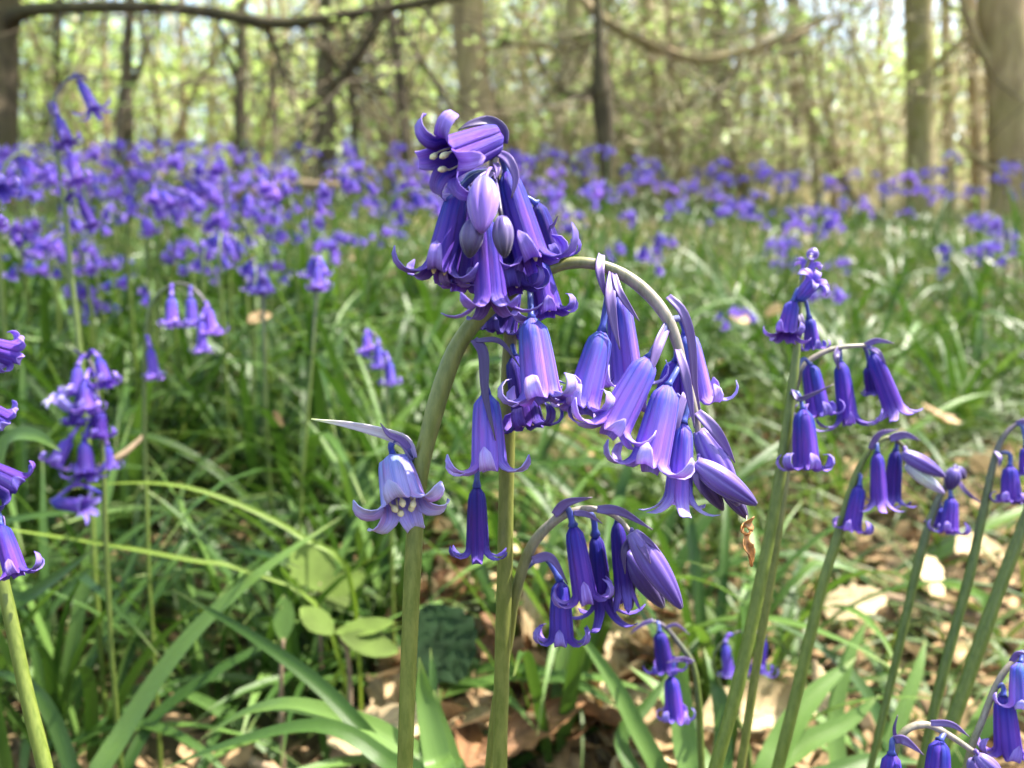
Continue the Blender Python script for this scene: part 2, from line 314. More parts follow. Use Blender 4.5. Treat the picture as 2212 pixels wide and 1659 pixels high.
# ground: dark leaf mould with paler dry litter
m, t, out = new_mat('woodland_floor'); tc = nd(t, 'ShaderNodeTexCoord')
vo = nd(t, 'ShaderNodeTexVoronoi', Scale=28.0); n0 = nd(t, 'ShaderNodeTexNoise', Scale=6.0, Detail=6.0, Roughness=0.7)
n1 = nd(t, 'ShaderNodeTexNoise', Scale=60.0, Detail=5.0)
for n_ in (vo, n0, n1): t.links.new(tc.outputs['Object'], n_.inputs['Vector'])
r0 = ramp(t, [(0.1, (0.03, 0.019, 0.011)), (0.5, (0.075, 0.047, 0.026)), (0.85, (0.20, 0.14, 0.08)), (1, (0.34, 0.25, 0.15))]); t.links.new(vo.outputs['Color'], r0.inputs[0])
r1 = ramp(t, [(0.35, (.45,) * 3), (0.65, (1.15,) * 3)]); t.links.new(n1.outputs[0], r1.inputs[0])
c = mixc(t, 1.0, r0.outputs[0], r1.outputs[0], 'MULTIPLY'); r2 = ramp(t, [(0.45, (0,) * 3), (0.62, (.55,) * 3)]); t.links.new(n0.outputs[0], r2.inputs[0])
c = mixc(t, r2.outputs[0], c, (0.09, 0.10, 0.03))
bp = nd(t, 'ShaderNodeBump', Strength=0.9, Distance=0.01); t.links.new(n1.outputs[0], bp.inputs['Height']); thin(t, out, c, 0, 0.85, bump=bp.outputs[0], spec=0.2)
GROUND = m

# ------------------------------------------------------------------ ground
xs = np.concatenate([-np.geomspace(80, 1.6, 26), np.linspace(-1.5, 1.5, 61), np.geomspace(1.6, 80, 26)])
ys = np.concatenate([np.linspace(-6, -0.5, 8), np.linspace(-0.4, 3, 69), np.geomspace(3.1, 120, 50)])
V = [(x, y, gz(x, y)) for y in ys for x in xs]; nx = len(xs)
Fs = [(j * nx + i, j * nx + i + 1, (j + 1) * nx + i + 1, (j + 1) * nx + i) for j in range(len(ys) - 1) for i in range(nx - 1)]
tag(link('ground', mesh('ground', V, Fs, GROUND)), 'brown leaf mould of the woodland floor under the bluebells', kind='structure')

# ------------------------------------------------------------------ trees
def leaf_cloud(name, cent, n, size, mat, sq=1.0):
    """many separate leaf faces in clumps; cent = list of (x,y,z,radius)"""
    cent = np.array(cent); k = rng.integers(0, len(cent), n)
    d = rng.normal(size=(n, 3)); d /= np.linalg.norm(d, axis=1)[:, None]; d[:, 2] *= sq
    c = cent[k, :3] + d * (cent[k, 3] * rng.random(n) ** 0.5)[:, None]
    a = rng.normal(size=(n, 3)); a[:, 2] *= 0.45; a /= np.linalg.norm(a, axis=1)[:, None]
    b = np.cross(a, rng.normal(size=(n, 3)) * (0.4, 0.4, 1)); b /= np.linalg.norm(b, axis=1)[:, None]
    s = (size * (0.6 + 0.8 * rng.random(n)))[:, None]
    V = np.stack([c - a * s, c + b * s * 0.55 - a * s * .1, c + a * s, c - b * s * 0.55 - a * s * .1], 1).reshape(-1, 3)
    return mesh(name, V, np.arange(4 * n).reshape(-1, 4), mat, smooth=False)
def wander(p, d, L, n, bend=0.25, grav=0.0):
    p = Vector(p); d = Vector(d).normalized(); out = [p.copy()]
    for i in range(n):
        d = (d + Vector((random.gauss(0, bend), random.gauss(0, bend), random.gauss(0, bend) + grav))).normalized(); p = p + d * (L / n); out.append(p.copy())
    return out
def taper(r0, r1, n): return [r0 + (r1 - r0) * i / (n - 1) for i in range(n)]
def tree(label, pts, Z, mat, limbs=(), crown=None, cat='tree', group=None, top=5.5, name='tree', twigs=0, tmat=None, leafmat=None, nl=900):
    """pts: (x, y, width px) from the top of what is seen down to the base"""
    sec = [(P(x, y, Z), wd / 2 * Z / F) for x, y, wd in pts]
    bx, by, bw = pts[-1]; base = P(bx, by, Z); g = Vector((base.x, base.y, gz(base.x, base.y) - 0.03))
    root = empty(name, g + Vector((0, 0, .03)), label, cat, group); o0 = root.location
    hi = sec[0][0]; dr = (sec[0][0] - sec[-1][0]).normalized()
    up = [(hi + (dr + Vector((0, 0, .6))).normalized() * (top - hi.z) * f + Vector((random.uniform(-.1, .1), random.uniform(-.1, .1), 0)) * f, sec[0][1] * (1 - .75 * f)) for f in (1, .55, .2) if top > hi.z]
    pts3 = [(*(p - o0), r) for p, r in up + sec] + [(*(g - o0), sec[-1][1] * 1.25)]
    sp_ = spline(pts3, 34)
    child('trunk', mesh('trunk', *tube(sp_[:, :3], np.abs(sp_[:, 3]), 14, wob=0.16, seed=random.random() * 50)[:2], mat), root)
    tw = MB(); tips = []; ltips = []
    for lm in limbs:                       # limb: [(x, y, Z, width px), ...]
        q = spline([(*(P(x, y, z) - o0), wd / 2 * z / F) for x, y, z, wd in lm], 22)
        child('limb', mesh('limb', *tube(q[:, :3], np.maximum(np.abs(q[:, 3]), .002), 8, wob=0.25, seed=random.random() * 50)[:2], mat), root)
        for j in range(twigs):
            i = random.randrange(4, 21); pth = wander(q[i, :3], (random.gauss(0, 1), random.gauss(0, .6), random.gauss(-.1, .7)), random.uniform(.3, 1.3), 6, .25)
            tw.add(*tube(pth, taper(.006, .002, 7), 3, False)); ltips.append((*pth[-1], .10))
    topp = (up[0][0] if up else hi) - o0
    for j in range(6):                     # boughs of the crown
        st = Vector(sp_[random.randrange(0, 7), :3]); pth = wander(st, (random.gauss(0, 1), random.gauss(0, 1), .55), random.uniform(.9, 1.7), 7, .2)
        child('bough', mesh('bough', *tube(pth, taper(sec[0][1] * .35, .008, 8), 6, False)[:2], mat), root)
        tips += [(*p, .45) for p in pth[3:]]
    if tw.V: child('twigs', tw.me('twigs', tmat or TWIG_D), root, 'stuff')
    child('crown', leaf_cloud('crown', tips, nl, .05, leafmat or LEAFG), root, 'stuff')
    if ltips: child('young_leaves', leaf_cloud('young_leaves', ltips, 6 * len(ltips), .016, LEAFG), root, 'stuff')
    return root
TG = 'trees of the bluebell wood'
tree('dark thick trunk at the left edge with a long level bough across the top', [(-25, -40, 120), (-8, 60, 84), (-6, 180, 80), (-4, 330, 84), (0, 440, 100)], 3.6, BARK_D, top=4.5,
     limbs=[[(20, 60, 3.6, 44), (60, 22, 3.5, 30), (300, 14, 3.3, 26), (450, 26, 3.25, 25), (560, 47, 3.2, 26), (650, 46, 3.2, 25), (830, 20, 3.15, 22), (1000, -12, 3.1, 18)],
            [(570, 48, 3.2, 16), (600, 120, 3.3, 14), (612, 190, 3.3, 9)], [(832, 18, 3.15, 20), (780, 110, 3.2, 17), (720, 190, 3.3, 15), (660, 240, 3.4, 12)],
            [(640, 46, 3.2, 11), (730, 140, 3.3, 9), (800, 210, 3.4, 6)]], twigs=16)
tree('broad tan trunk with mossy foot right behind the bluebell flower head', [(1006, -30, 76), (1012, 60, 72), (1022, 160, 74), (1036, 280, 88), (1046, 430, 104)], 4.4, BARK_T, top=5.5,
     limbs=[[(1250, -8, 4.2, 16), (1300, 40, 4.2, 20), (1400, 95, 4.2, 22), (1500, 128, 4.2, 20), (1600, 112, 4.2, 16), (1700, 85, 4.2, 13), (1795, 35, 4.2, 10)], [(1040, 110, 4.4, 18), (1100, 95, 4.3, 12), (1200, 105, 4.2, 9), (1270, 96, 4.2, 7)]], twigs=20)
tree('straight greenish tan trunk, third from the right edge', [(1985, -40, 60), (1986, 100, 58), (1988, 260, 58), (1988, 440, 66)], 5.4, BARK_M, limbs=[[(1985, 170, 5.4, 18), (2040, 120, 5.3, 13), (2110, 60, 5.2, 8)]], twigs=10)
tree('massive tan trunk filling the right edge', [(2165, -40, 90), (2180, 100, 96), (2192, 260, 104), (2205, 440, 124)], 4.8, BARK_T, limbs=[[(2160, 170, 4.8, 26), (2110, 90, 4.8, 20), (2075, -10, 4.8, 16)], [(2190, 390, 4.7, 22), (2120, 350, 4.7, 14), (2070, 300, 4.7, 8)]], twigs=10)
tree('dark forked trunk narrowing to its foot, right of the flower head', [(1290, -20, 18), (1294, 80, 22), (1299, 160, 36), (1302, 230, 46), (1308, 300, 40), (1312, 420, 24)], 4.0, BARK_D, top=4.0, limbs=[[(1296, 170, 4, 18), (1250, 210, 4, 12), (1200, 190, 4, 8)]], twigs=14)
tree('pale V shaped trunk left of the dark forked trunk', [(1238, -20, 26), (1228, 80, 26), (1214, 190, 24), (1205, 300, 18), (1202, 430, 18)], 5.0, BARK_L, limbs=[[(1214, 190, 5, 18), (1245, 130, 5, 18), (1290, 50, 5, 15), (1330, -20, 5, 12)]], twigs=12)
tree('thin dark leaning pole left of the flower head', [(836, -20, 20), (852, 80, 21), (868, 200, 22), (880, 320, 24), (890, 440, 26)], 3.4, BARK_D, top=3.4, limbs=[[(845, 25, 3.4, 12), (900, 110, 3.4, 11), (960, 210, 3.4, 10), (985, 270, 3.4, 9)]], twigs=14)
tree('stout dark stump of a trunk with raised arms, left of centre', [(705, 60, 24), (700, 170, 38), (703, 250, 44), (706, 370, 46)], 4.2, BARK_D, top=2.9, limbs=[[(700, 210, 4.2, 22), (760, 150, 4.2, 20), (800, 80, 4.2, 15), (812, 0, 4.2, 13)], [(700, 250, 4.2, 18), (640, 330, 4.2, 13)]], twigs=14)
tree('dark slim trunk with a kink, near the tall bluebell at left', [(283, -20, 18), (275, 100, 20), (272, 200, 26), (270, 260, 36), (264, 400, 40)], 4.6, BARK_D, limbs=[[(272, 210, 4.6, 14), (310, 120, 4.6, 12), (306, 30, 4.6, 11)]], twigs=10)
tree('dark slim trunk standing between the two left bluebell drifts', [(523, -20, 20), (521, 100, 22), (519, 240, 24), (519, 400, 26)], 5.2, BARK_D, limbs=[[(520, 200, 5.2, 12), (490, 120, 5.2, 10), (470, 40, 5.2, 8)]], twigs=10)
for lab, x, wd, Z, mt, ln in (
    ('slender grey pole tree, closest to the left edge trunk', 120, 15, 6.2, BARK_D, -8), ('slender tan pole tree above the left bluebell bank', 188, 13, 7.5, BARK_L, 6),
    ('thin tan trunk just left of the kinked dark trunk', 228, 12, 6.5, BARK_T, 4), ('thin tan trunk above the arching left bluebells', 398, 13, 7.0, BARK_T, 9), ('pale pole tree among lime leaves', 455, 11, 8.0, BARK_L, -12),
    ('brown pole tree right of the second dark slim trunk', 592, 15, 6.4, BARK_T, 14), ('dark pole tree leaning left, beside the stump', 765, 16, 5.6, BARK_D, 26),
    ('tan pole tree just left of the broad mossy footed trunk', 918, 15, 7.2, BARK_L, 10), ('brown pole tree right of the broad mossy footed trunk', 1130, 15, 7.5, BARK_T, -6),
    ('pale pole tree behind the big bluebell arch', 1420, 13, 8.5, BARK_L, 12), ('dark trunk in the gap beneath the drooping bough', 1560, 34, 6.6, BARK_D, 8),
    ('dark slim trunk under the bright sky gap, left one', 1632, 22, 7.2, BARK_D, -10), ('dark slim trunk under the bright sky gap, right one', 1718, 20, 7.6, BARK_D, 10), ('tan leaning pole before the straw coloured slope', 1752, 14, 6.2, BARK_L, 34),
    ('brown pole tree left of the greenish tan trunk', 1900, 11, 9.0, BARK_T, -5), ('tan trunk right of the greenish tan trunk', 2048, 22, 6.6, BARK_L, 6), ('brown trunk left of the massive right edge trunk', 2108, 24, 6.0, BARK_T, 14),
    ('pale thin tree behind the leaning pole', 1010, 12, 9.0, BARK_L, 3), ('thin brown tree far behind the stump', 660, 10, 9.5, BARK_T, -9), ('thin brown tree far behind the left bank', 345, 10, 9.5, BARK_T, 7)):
    lm = []
    if random.random() < .8:
        yy = random.uniform(60, 220); sg = random.choice((-1, 1)); lm = [[(x, yy, Z, wd * .6), (x + sg * 40, yy - 45, Z, wd * .45), (x + sg * 95, yy - 60 - random.uniform(0, 60), Z, wd * .25)]]
    tree(lab, [(x - ln, -30, wd * .9), (x - ln * .5, 120, wd), (x, 260, wd * 1.05), (x + ln * .4, 420, wd * 1.2)], Z, mt, limbs=lm, twigs=9, top=6.5, nl=500, leafmat=LIME if x < 900 else LEAFG)

# understorey shrubs: several stems, a haze of twigs, spring leaves
def shrub_proto(i, tan, leafmat, nleaf, H):
    root = empty('hazel_shrub', (0, 0, -50)); tips = []; tw = MB()
    for k in range(6):
        an = random.uniform(0, 6.28); pth = wander((math.cos(an) * .1, math.sin(an) * .1, -.05), (math.cos(an) * .45, math.sin(an) * .45, 1), H * random.uniform(.7, 1.1), 10, .09)
        child('stem', mesh('stem', *tube(pth, taper(random.uniform(.014, .03), .005, 11), 6, False)[:2], (BARK_L if tan else BARK_D) if k % 3 else BARK_T), root)
        for j in range(26):
            p0 = pth[random.randrange(1, 11)]; q = wander(p0, (random.gauss(0, 1), random.gauss(0, 1), random.gauss(.25, .6)), random.uniform(.3, 1.1), 6, .25)
            tw.add(*tube(q, taper(.0055, .0018, 7), 3, False)); tips.append((*q[-1], .16)); tips.append((*q[3], .12))
    child('twigs', tw.me('twigs', TWIG_T if tan else TWIG_D), root, 'stuff')
    child('foliage', leaf_cloud('foliage', tips, nleaf, .03, leafmat, .6), root, 'stuff'); return root
SH = [shrub_proto(0, False, LIME, 1500, 2.2), shrub_proto(1, True, LIME, 1300, 2.6), shrub_proto(2, True, LEAFG, 1000, 2.4), shrub_proto(3, True, LEAFG, 520, 2.1), shrub_proto(4, True, LIME, 900, 2.8)]
SL = ['lime shrub with dark stems', 'tan shrub with many lime leaves', 'tan shrub with scattered green leaves', 'nearly bare tan shrub', 'tall tan shrub with yellow leaves']
TREES = [(0, 3.6, 'dark left edge trunk'), (120, 6.2, 'slender grey pole tree'), (200, 7, 'tall left bluebell'), (275, 4.6, 'kinked dark trunk'), (400, 7, 'thin tan left trunk'), (520, 5.2, 'second dark slim trunk'), (705, 4.2, 'dark stump'), (870, 3.4, 'leaning dark pole'),
         (1020, 4.4, 'broad mossy footed trunk'), (1205, 5, 'pale V shaped trunk'), (1310, 4, 'dark forked trunk'), (1420, 8.5, 'pale pole behind the bell arch'), (1560, 6.6, 'dark trunk under the drooping bough'), (1690, 7.4, 'two trunks under the sky gap'), (1780, 6.2, 'tan leaning pole'), (1985, 5.4, 'greenish tan trunk'), (2080, 6.3, 'paired brown trunks'), (2180, 4.8, 'massive right edge trunk')]
used = set()
def place_shrub(k, dx, Z, s=1.0):
    x, y = spot(dx, Z); loc = (x, y, gz(x, y)); rot = random.uniform(0, 6.28)
    near = min(TREES, key=lambda q: abs(q[0] - dx)); lab = SL[k] + (' behind the ' if Z > near[1] else ' in front of the ') + near[2]
    if k in used: copy_tree(SH[k], loc, rot, s, lab, 'understorey shrubs of the wood')
    else: used.add(k); o = SH[k]; o.location = loc; o.rotation_euler.z = rot; o.scale = (s,) * 3; tag(o, lab, 'shrub', 'understorey shrubs of the wood')
for k, dx, Z in ((0, 60, 6.5), (0, 190, 7.5), (1, 330, 6.8), (0, 420, 8.5), (1, 560, 7.4), (0, 640, 9.5), (1, 760, 8.2), (4, 850, 6.2), (4, 960, 8.5), (2, 1110, 6.4), (3, 1180, 8.0), (2, 1290, 7.0), (4, 1350, 9.0), (3, 1430, 6.2),
                 (2, 1520, 7.8), (3, 1610, 6.6), (2, 1700, 8.6), (3, 1790, 7.2), (3, 1880, 6.4), (2, 1960, 9.0), (3, 2060, 7.4), (3, 2150, 8.4), (2, 2240, 7.0), (0, -60, 8.0), (0, 120, 10), (0, 500, 11), (1, 250, 10), (4, 720, 11), (4, 1240, 11), (2, 1480, 10.5), (3, 1840, 10.5),
                 (3, 1150, 5.6), (3, 1450, 5.6), (3, 1640, 6.2), (3, 1350, 6.6), (3, 940, 6.0)):
    place_shrub(k, dx, Z, random.uniform(.85, 1.25))

# the wood beyond, one mass
cl = []; cr = []
for i in range(520):
    Z = random.uniform(11, 24); dx = random.uniform(-250, 2450)
    x, y = spot(dx, Z); ph = random.random()
    hmax = Z * (.40 if dx < 1500 else .27)
    cz = gz(x, y) + ph ** 1.7 * hmax; el = 829 + F * math.tan(PITCH) * -1 - (cz - .3) / y * F
    if any(abs(dx - a) < c and abs(el - b) < d for a, b, c, d in ((430, 80, 60, 70), (105, 90, 35, 70), (1850, 30, 150, 130), (1640, 80, 40, 60), (2090, 150, 40, 200))): continue
    if dx < 950: (cl if random.random() < .9 else cr).append((x, y, cz, random.uniform(.4, 1.0)))
    elif random.random() < .95: (cl if random.random() < .35 else cr).append((x, y, cz, random.uniform(.4, 1.0)))
tag(link('distant_woodland', leaf_cloud('distant_woodland', cl, 42000, .085, LIME)), 'lime green leaves of the wood far behind the trunks', kind='stuff')
tag(link('distant_undergrowth', leaf_cloud('distant_undergrowth', cr, 22000, .08, LEAFG)), 'green leaves of the wood far behind the right trunks', kind='stuff')
tw = MB()
for i in range(1600):
    Z = random.uniform(6, 20); dx = random.uniform(-150, 2350); x, y = spot(dx, Z)
    if dx < 900 and random.random() < .65: continue
    if random.random() < .3: p0 = (x, y, gz(x, y)); d = (random.gauss(0, .12), 0, 1); L = random.uniform(2, 6); r = random.uniform(.008, .03)
    else: p0 = (x, y, gz(x, y) + random.random() ** .7 * .35 * Z); d = (random.gauss(0, 1), random.gauss(0, .5), random.gauss(.3, .7)); L = random.uniform(.6, 2.2); r = random.uniform(.004, .010)
    tw.add(*tube(wander(p0, d, L, 6, .12), taper(r, r * .4, 7), 3, False))
tag(link('distant_branches', tw.me('distant_branches', TWIG_T)), 'tangle of thin tan branches far behind the bluebells', kind='stuff')
# straw coloured dry bracken on the slope at right and low between the trunks
mb = MB()
for i in range(4200):
    right = random.random() < .7
    Z = random.uniform(6.8, 12); x, y = spot(random.uniform(1250, 2300) if right else random.uniform(0, 1250), Z)
    L = random.uniform(.25, .8); pth = wander((x, y, gz(x, y)), (random.gauss(0, .7), random.gauss(0, .4), .8), L, 4, .2, -.12)
    mb.add(*ribbon(pth, taper(.012, .003, 5), Vector((0, -1, .3)), .1, 2))
tag(link('dry_bracken', mb.me('dry_bracken', STRAW)), 'pale straw coloured dry bracken on the slope behind the bluebells', kind='stuff')
cen = []  # unseen leaves added overhead to cut sky light and dapple the sun
for i in range(90): cen.append((random.uniform(-8, 9), random.uniform(-6, 3.0), random.uniform(5.2, 8.5), random.uniform(.6, 1.5)))
me = leaf_cloud('shade_canopy', cen, 13000, .12, LIME, .5)
vv = np.empty(len(me.vertices) * 3, np.float32); me.vertices.foreach_get('co', vv); vv = vv.reshape(-1, 4, 3); cc = vv.mean(1)
gp = cc[:, :2] - (cc[:, 2:3] - .25) * np.array([[tos.x / tos.z, tos.y / tos.z]]); keep = np.ones(len(cc), bool)
for gx_, gy_, rr_, pr_ in ((0.03, .16, .26, .90), (.45, .65, .45, .93), (-.5, 1.2, .5, .5), (.8, 1.6, .5, .6), (-.25, .55, .28, .75), (.12, .45, .12, .6)): keep &= ~((np.hypot(gp[:, 0] - gx_, gp[:, 1] - gy_) < rr_) & (rng.random(len(cc)) < pr_))  # leaves thinned along the sun's path to let light onto chosen spots
bpy.data.meshes.remove(me); vv = vv[keep]
tag(link('shade_canopy', mesh('shade_canopy', vv.reshape(-1, 3), np.arange(4 * len(vv)).reshape(-1, 4), LIME, smooth=False)), 'unseen tree crown leaves overhead, added to shade and dapple the bluebells', kind='stuff')
# a fallen bough in the left bank
q = spline([(*P(300, 440, 2.6), .022), (*P(430, 424, 2.6), .026), (*P(560, 414, 2.55), .024), (*P(660, 400, 2.5), .018), (*P(740, 402, 2.5), .009)], 24)
tag(link('fallen_bough', mesh('fallen_bough', *tube(q[:, :3], q[:, 3], 9, wob=.3)[:2], TWIG)), 'brown fallen bough lying across the left bluebell bank', 'branch')

# ------------------------------------------------------------------ bluebell flowers
def petal(L, R, th, curl, clen, seed, ns=17, nu=7, inner=False, open_=1.0, wid=1.0, lob=1.0):
    rd = random.Random(seed); V = []; U = []; Fs = []
    curl = curl * rd.uniform(.82, 1.2); sway = rd.gauss(0, .16) * R; clen *= rd.uniform(.88, 1.12)
    Lc = L * clen; T = L + Lc; q0 = L / T; er = Vector((math.cos(th), math.sin(th), 0)); et = Vector((-math.sin(th), math.cos(th), 0)); ez = Vector((0, 0, 1))
    prof = []; pr = pz = None; ph = 0
    for i in range(ns):
        f = i / (ns - 1); s = f ** .93 * T
        if s <= L:
            a = s / L; r = R * (.20 + .44 * sst(0, .15, a) ** .8 + .20 * math.sin(min(1, a * 1.3) * math.pi / 2) + .12 * a ** 3 * open_); z = -s * .985 + R * .10 * (1 - sst(0, .12, a)) * 0
            if pr is not None: ph = math.atan2(r - pr, pz - z)
            ph0 = ph; r_, z_, lastS = r, z, s
        else:
            q = (s - L) / Lc; k = (curl - ph0) * q ** .92 + ph0 + .12 * (1 - q)
            ds = s - lastS; r_ += math.sin(k) * ds; z_ -= math.cos(k) * ds; lastS = s; r, z, ph = r_, z_, k
        pr, pz = r, z
        if s <= L: wv = r * .60 * wid; rho = r * .74 / lob
        else: q = (s - L) / Lc; wv = R * (.56 - .14 * min(1, q * 3)) * wid * max(.02, (1 - q ** 4.2)) ** .62; rho = R * (.64 + .7 * q)
        prof.append((r * (.93 if inner and s <= L else 1), z, ph, wv, rho, s / T, max(0, s - L) / Lc))
    for r, z, ph, wv, rho, v, q in prof:
        nr, nz_ = math.cos(ph), math.sin(ph)
        for k in range(nu):
            u = -1 + 2 * k / (nu - 1); x = rho * math.sin(u * wv / rho); d = rho * (1 - math.cos(u * wv / rho)) - .035 * R * math.exp(-(u / .22) ** 2) * (1 - q)
            V.append(er * (r - nr * d) + ez * (z - nz_ * d) + et * (x + sway * q * q)); U.append((k / (nu - 1), v))
    for i in range(ns - 1):
        for k in range(nu - 1): Fs.append((i * nu + k, i * nu + k + 1, (i + 1) * nu + k + 1, (i + 1) * nu + k))
    return V, Fs, U
def frame(base, end, spin):
    zax = (Vector(base) - Vector(end)).normalized(); x = zax.orthogonal().normalized(); ref = Vector((1, 0, 0))
    x = (ref - ref.dot(zax) * zax); x = x.normalized() if x.length > .1 else zax.orthogonal().normalized()
    m3 = Matrix((x, zax.cross(x), zax)).transposed(); return m3 @ Matrix.Rotation(spin, 3, 'Z')
def xf(V, m3, o): return [m3 @ Vector(v) + o for v in V]
def bud_shape(L, R, ns=16, nk=48, lob=.10):
    V = []; U = []; Fs = []
    for i in range(ns):
        a = i / (ns - 1); r = R * (math.sin(math.pi * min(1, (a * .90 + .075))) ** .62) * (1.08 - .30 * a)
        for k in range(nk):
            an = 2 * math.pi * k / nk; rr = r * (.84 + .2 * abs(math.cos(3 * an)) ** .6); V.append(Vector((rr * math.cos(an), rr * math.sin(an), -a * L))); U.append((k / nk, a))
    for i in range(ns - 1):
        for k in range(nk): k2 = (k + 1) % nk; Fs.append((i * nk + k, i * nk + k2, (i + 1) * nk + k2, (i + 1) * nk + k))
    Fs.append(tuple(range(nk))[::-1]); Fs.append(tuple(range((ns - 1) * nk, ns * nk))); return V, Fs, U
SEED = [100]
def solid(o, th):
    md = o.modifiers.new('thickness', 'SOLIDIFY'); md.thickness = th; md.offset = -1
BGROUP = 'bluebells in flower'
def plant(label, stem, flowers=(), buds=(), bracts=(), mat=None, fine=True, foot=(0.0, 0.01), group=None, stemn=96, slim=.84):
    """stem: (x, y, Z, radius px). flowers: dicts or tuples (bx,by,ex,ey,R,Zb,Ze,kind[,opts]); every point read off the photograph at its own depth"""
    mat = mat or STEM
    th = slim; pts = [(*P(x, y, Z), r * th * Z / F) for x, y, Z, r in stem]; p0 = Vector(pts[0][:3])
    gx, gy = p0.x + foot[0], p0.y + foot[1]; g = Vector((gx, gy, gz(gx, gy))); root = empty('bluebell', g, label, 'bluebell', group)
    low = []
    if p0.z > g.z + .03:                   # straight on down into the ground, in steps like those above
        dv = (p0 - Vector(pts[1][:3])); k_ = (p0.z - g.z) / max(.004, -dv.z); tg = p0 + dv * min(k_, 12); tg = Vector((p0.x + max(-.05, min(.05, tg.x - p0.x)), p0.y + max(-.01, min(.03, tg.y - p0.y)), 0)); tg.z = gz(tg.x, tg.y) - .01
        g = Vector((tg.x, tg.y, tg.z + .01)); root.location = g; low = [(*(tg.lerp(p0, i / 9)), pts[0][3] * (1.08 - .008 * i)) for i in range(9)]
    sp_ = spline(low + pts, stemn); ctr = sp_[:, :3] - np.array(g)
    if fine:                               # keep the arch slightly knobbly
        for i in range(len(sp_)): sp_[i, 3] *= 1 + .10 * noise.noise(Vector((i * .35, SEED[0], 0))); sp_[i, 0] += .0004 * noise.noise(Vector((i * .25, SEED[0], 7)))
    t_ = tube(ctr, np.abs(sp_[:, 3]), 14 if fine else 7); child('stem', mesh('stem', t_[0], t_[1], mat, t_[2]), root)
    def near_stem(w):
        d = ((sp_[:, :3] - np.array(w)) ** 2).sum(1); up = np.arange(len(sp_)) > len(sp_) * .3
        return Vector(sp_[int(np.argmin(np.where(up, d, 9e9))), :3])
    for f in flowers:
        bx, by, ex, ey, R, Zb, Ze, kind = f[:8]; op = f[8] if len(f) > 8 else {}
        b, e = P(bx, by, Zb), P(ex, ey, Ze); D = (e - b).length; L = D * op.get('tube', .88); Rw = R * .78 * (Zb + Ze) / 2 / F
        SEED[0] += 1; spin = op.get('spin', random.uniform(0, 1.05)); m3 = frame(b, e, spin)
        ped = [P(*q) for q in op['ped']] if 'ped' in op else None
        if ped is None:
            a = near_stem(b + Vector((0, 0, .004))); ped = [a, (a + b) / 2 + Vector((0, 0, max(.001, min(.006, (a - b).length * .35))))]
        pp = spline([tuple(q - g) for q in ped] + [tuple(b - g)], 10); tk = op.get('pr', 4.2) * Zb / F
        mb = MB(); mb.add(*tube(pp, [tk] * 9 + [tk * 1.7], 8))
        kw = dict(curl=R_(op.get('curl', 228)), clen=op.get('clen', .54), open_=op.get('open', 1.0))
        if fine:
            fl = child('flower', mb.me('flower', PEDI), root)
            for k in range(6):
                V, Fs, U = petal(L, Rw, k * math.pi / 3, seed=SEED[0] * 10 + k, inner=bool(k % 2), **kw)
                pe = child('petal', mesh('petal', xf(V, m3, b - g), Fs, PET[kind], U), fl); solid(pe, Rw * .045)
            for k in range(op.get('anth', 3 if D > .011 else 0)):
                an = k * math.pi * 2 / max(3, op.get('anth', 3)) + .5; d_ = Vector((math.cos(an), math.sin(an), 0)); dep = L * (op.get('adep', .86) + .08 * random.random())
                path = [d_ * Rw * .50 + Vector((0, 0, -dep + L * .30)), d_ * Rw * .55 + Vector((0, 0, -dep + .10 * L)), d_ * Rw * .42 + Vector((0, 0, -dep)), d_ * Rw * .36 + Vector((0, 0, -dep - .09 * L))]
                q = spline([tuple(m3 @ v + (b - g)) for v in path], 9); t_ = tube(q, [Rw * .045] * 4 + [Rw * .06, Rw * .13, Rw * .15, Rw * .13, Rw * .05], 7)
                child('anther', mesh('anther', t_[0], t_[1], ANTH, t_[2]), fl)
        else:
            for k in range(6):
                V, Fs, U = petal(L, Rw, k * math.pi / 3, seed=SEED[0] * 10 + k, inner=bool(k % 2), ns=10, nu=4, **kw); mb.add(xf(V, m3, b - g), Fs, U)
            child('flower', mb.me('flower', PET[kind]), root)
    for bu in buds:
        bx, by, ex, ey, R, Zb, Ze, kind = bu[:8]; op = bu[8] if len(bu) > 8 else {}
        b, e = P(bx, by, Zb), P(ex, ey, Ze); m3 = frame(b, e, random.uniform(0, 1)); V, Fs, U = bud_shape((e - b).length, R * (Zb + Ze) / 2 / F)
        mb = MB(); mb.add(xf(V, m3, b - g), Fs, U); a = near_stem(b); tk = 4 * Zb / F
        mb.add(*tube(spline([tuple(a - g), tuple((a + b) / 2 - g + Vector((0, 0, .0008))), tuple(b + (e - b) * .06 - g)], 6), [tk] * 6, 7)); child('bud', mb.me('bud', BUD[kind]), root)
    for br in bracts:
        pp, wd, kind = br[:3]; ro = br[3] if len(br) > 3 else (0.3, -0.3)
        q = spline([tuple(P(*v) - g) for v in pp], 16); Zm = pp[0][2]
        W = [wd * .37 * Zm / F * max(.04, (math.sin(math.pi * min(1, .18 + .82 * (i / 15)) ** .8)) if i < 15 else .03) for i in range(16)]
        V, Fs, U = ribbon(q, W, -FWD, .35, 5, *ro); o = child('bract', mesh('bract', V, Fs, BRA[kind], U), root); solid(o, .00022)
    return root
Z = .150
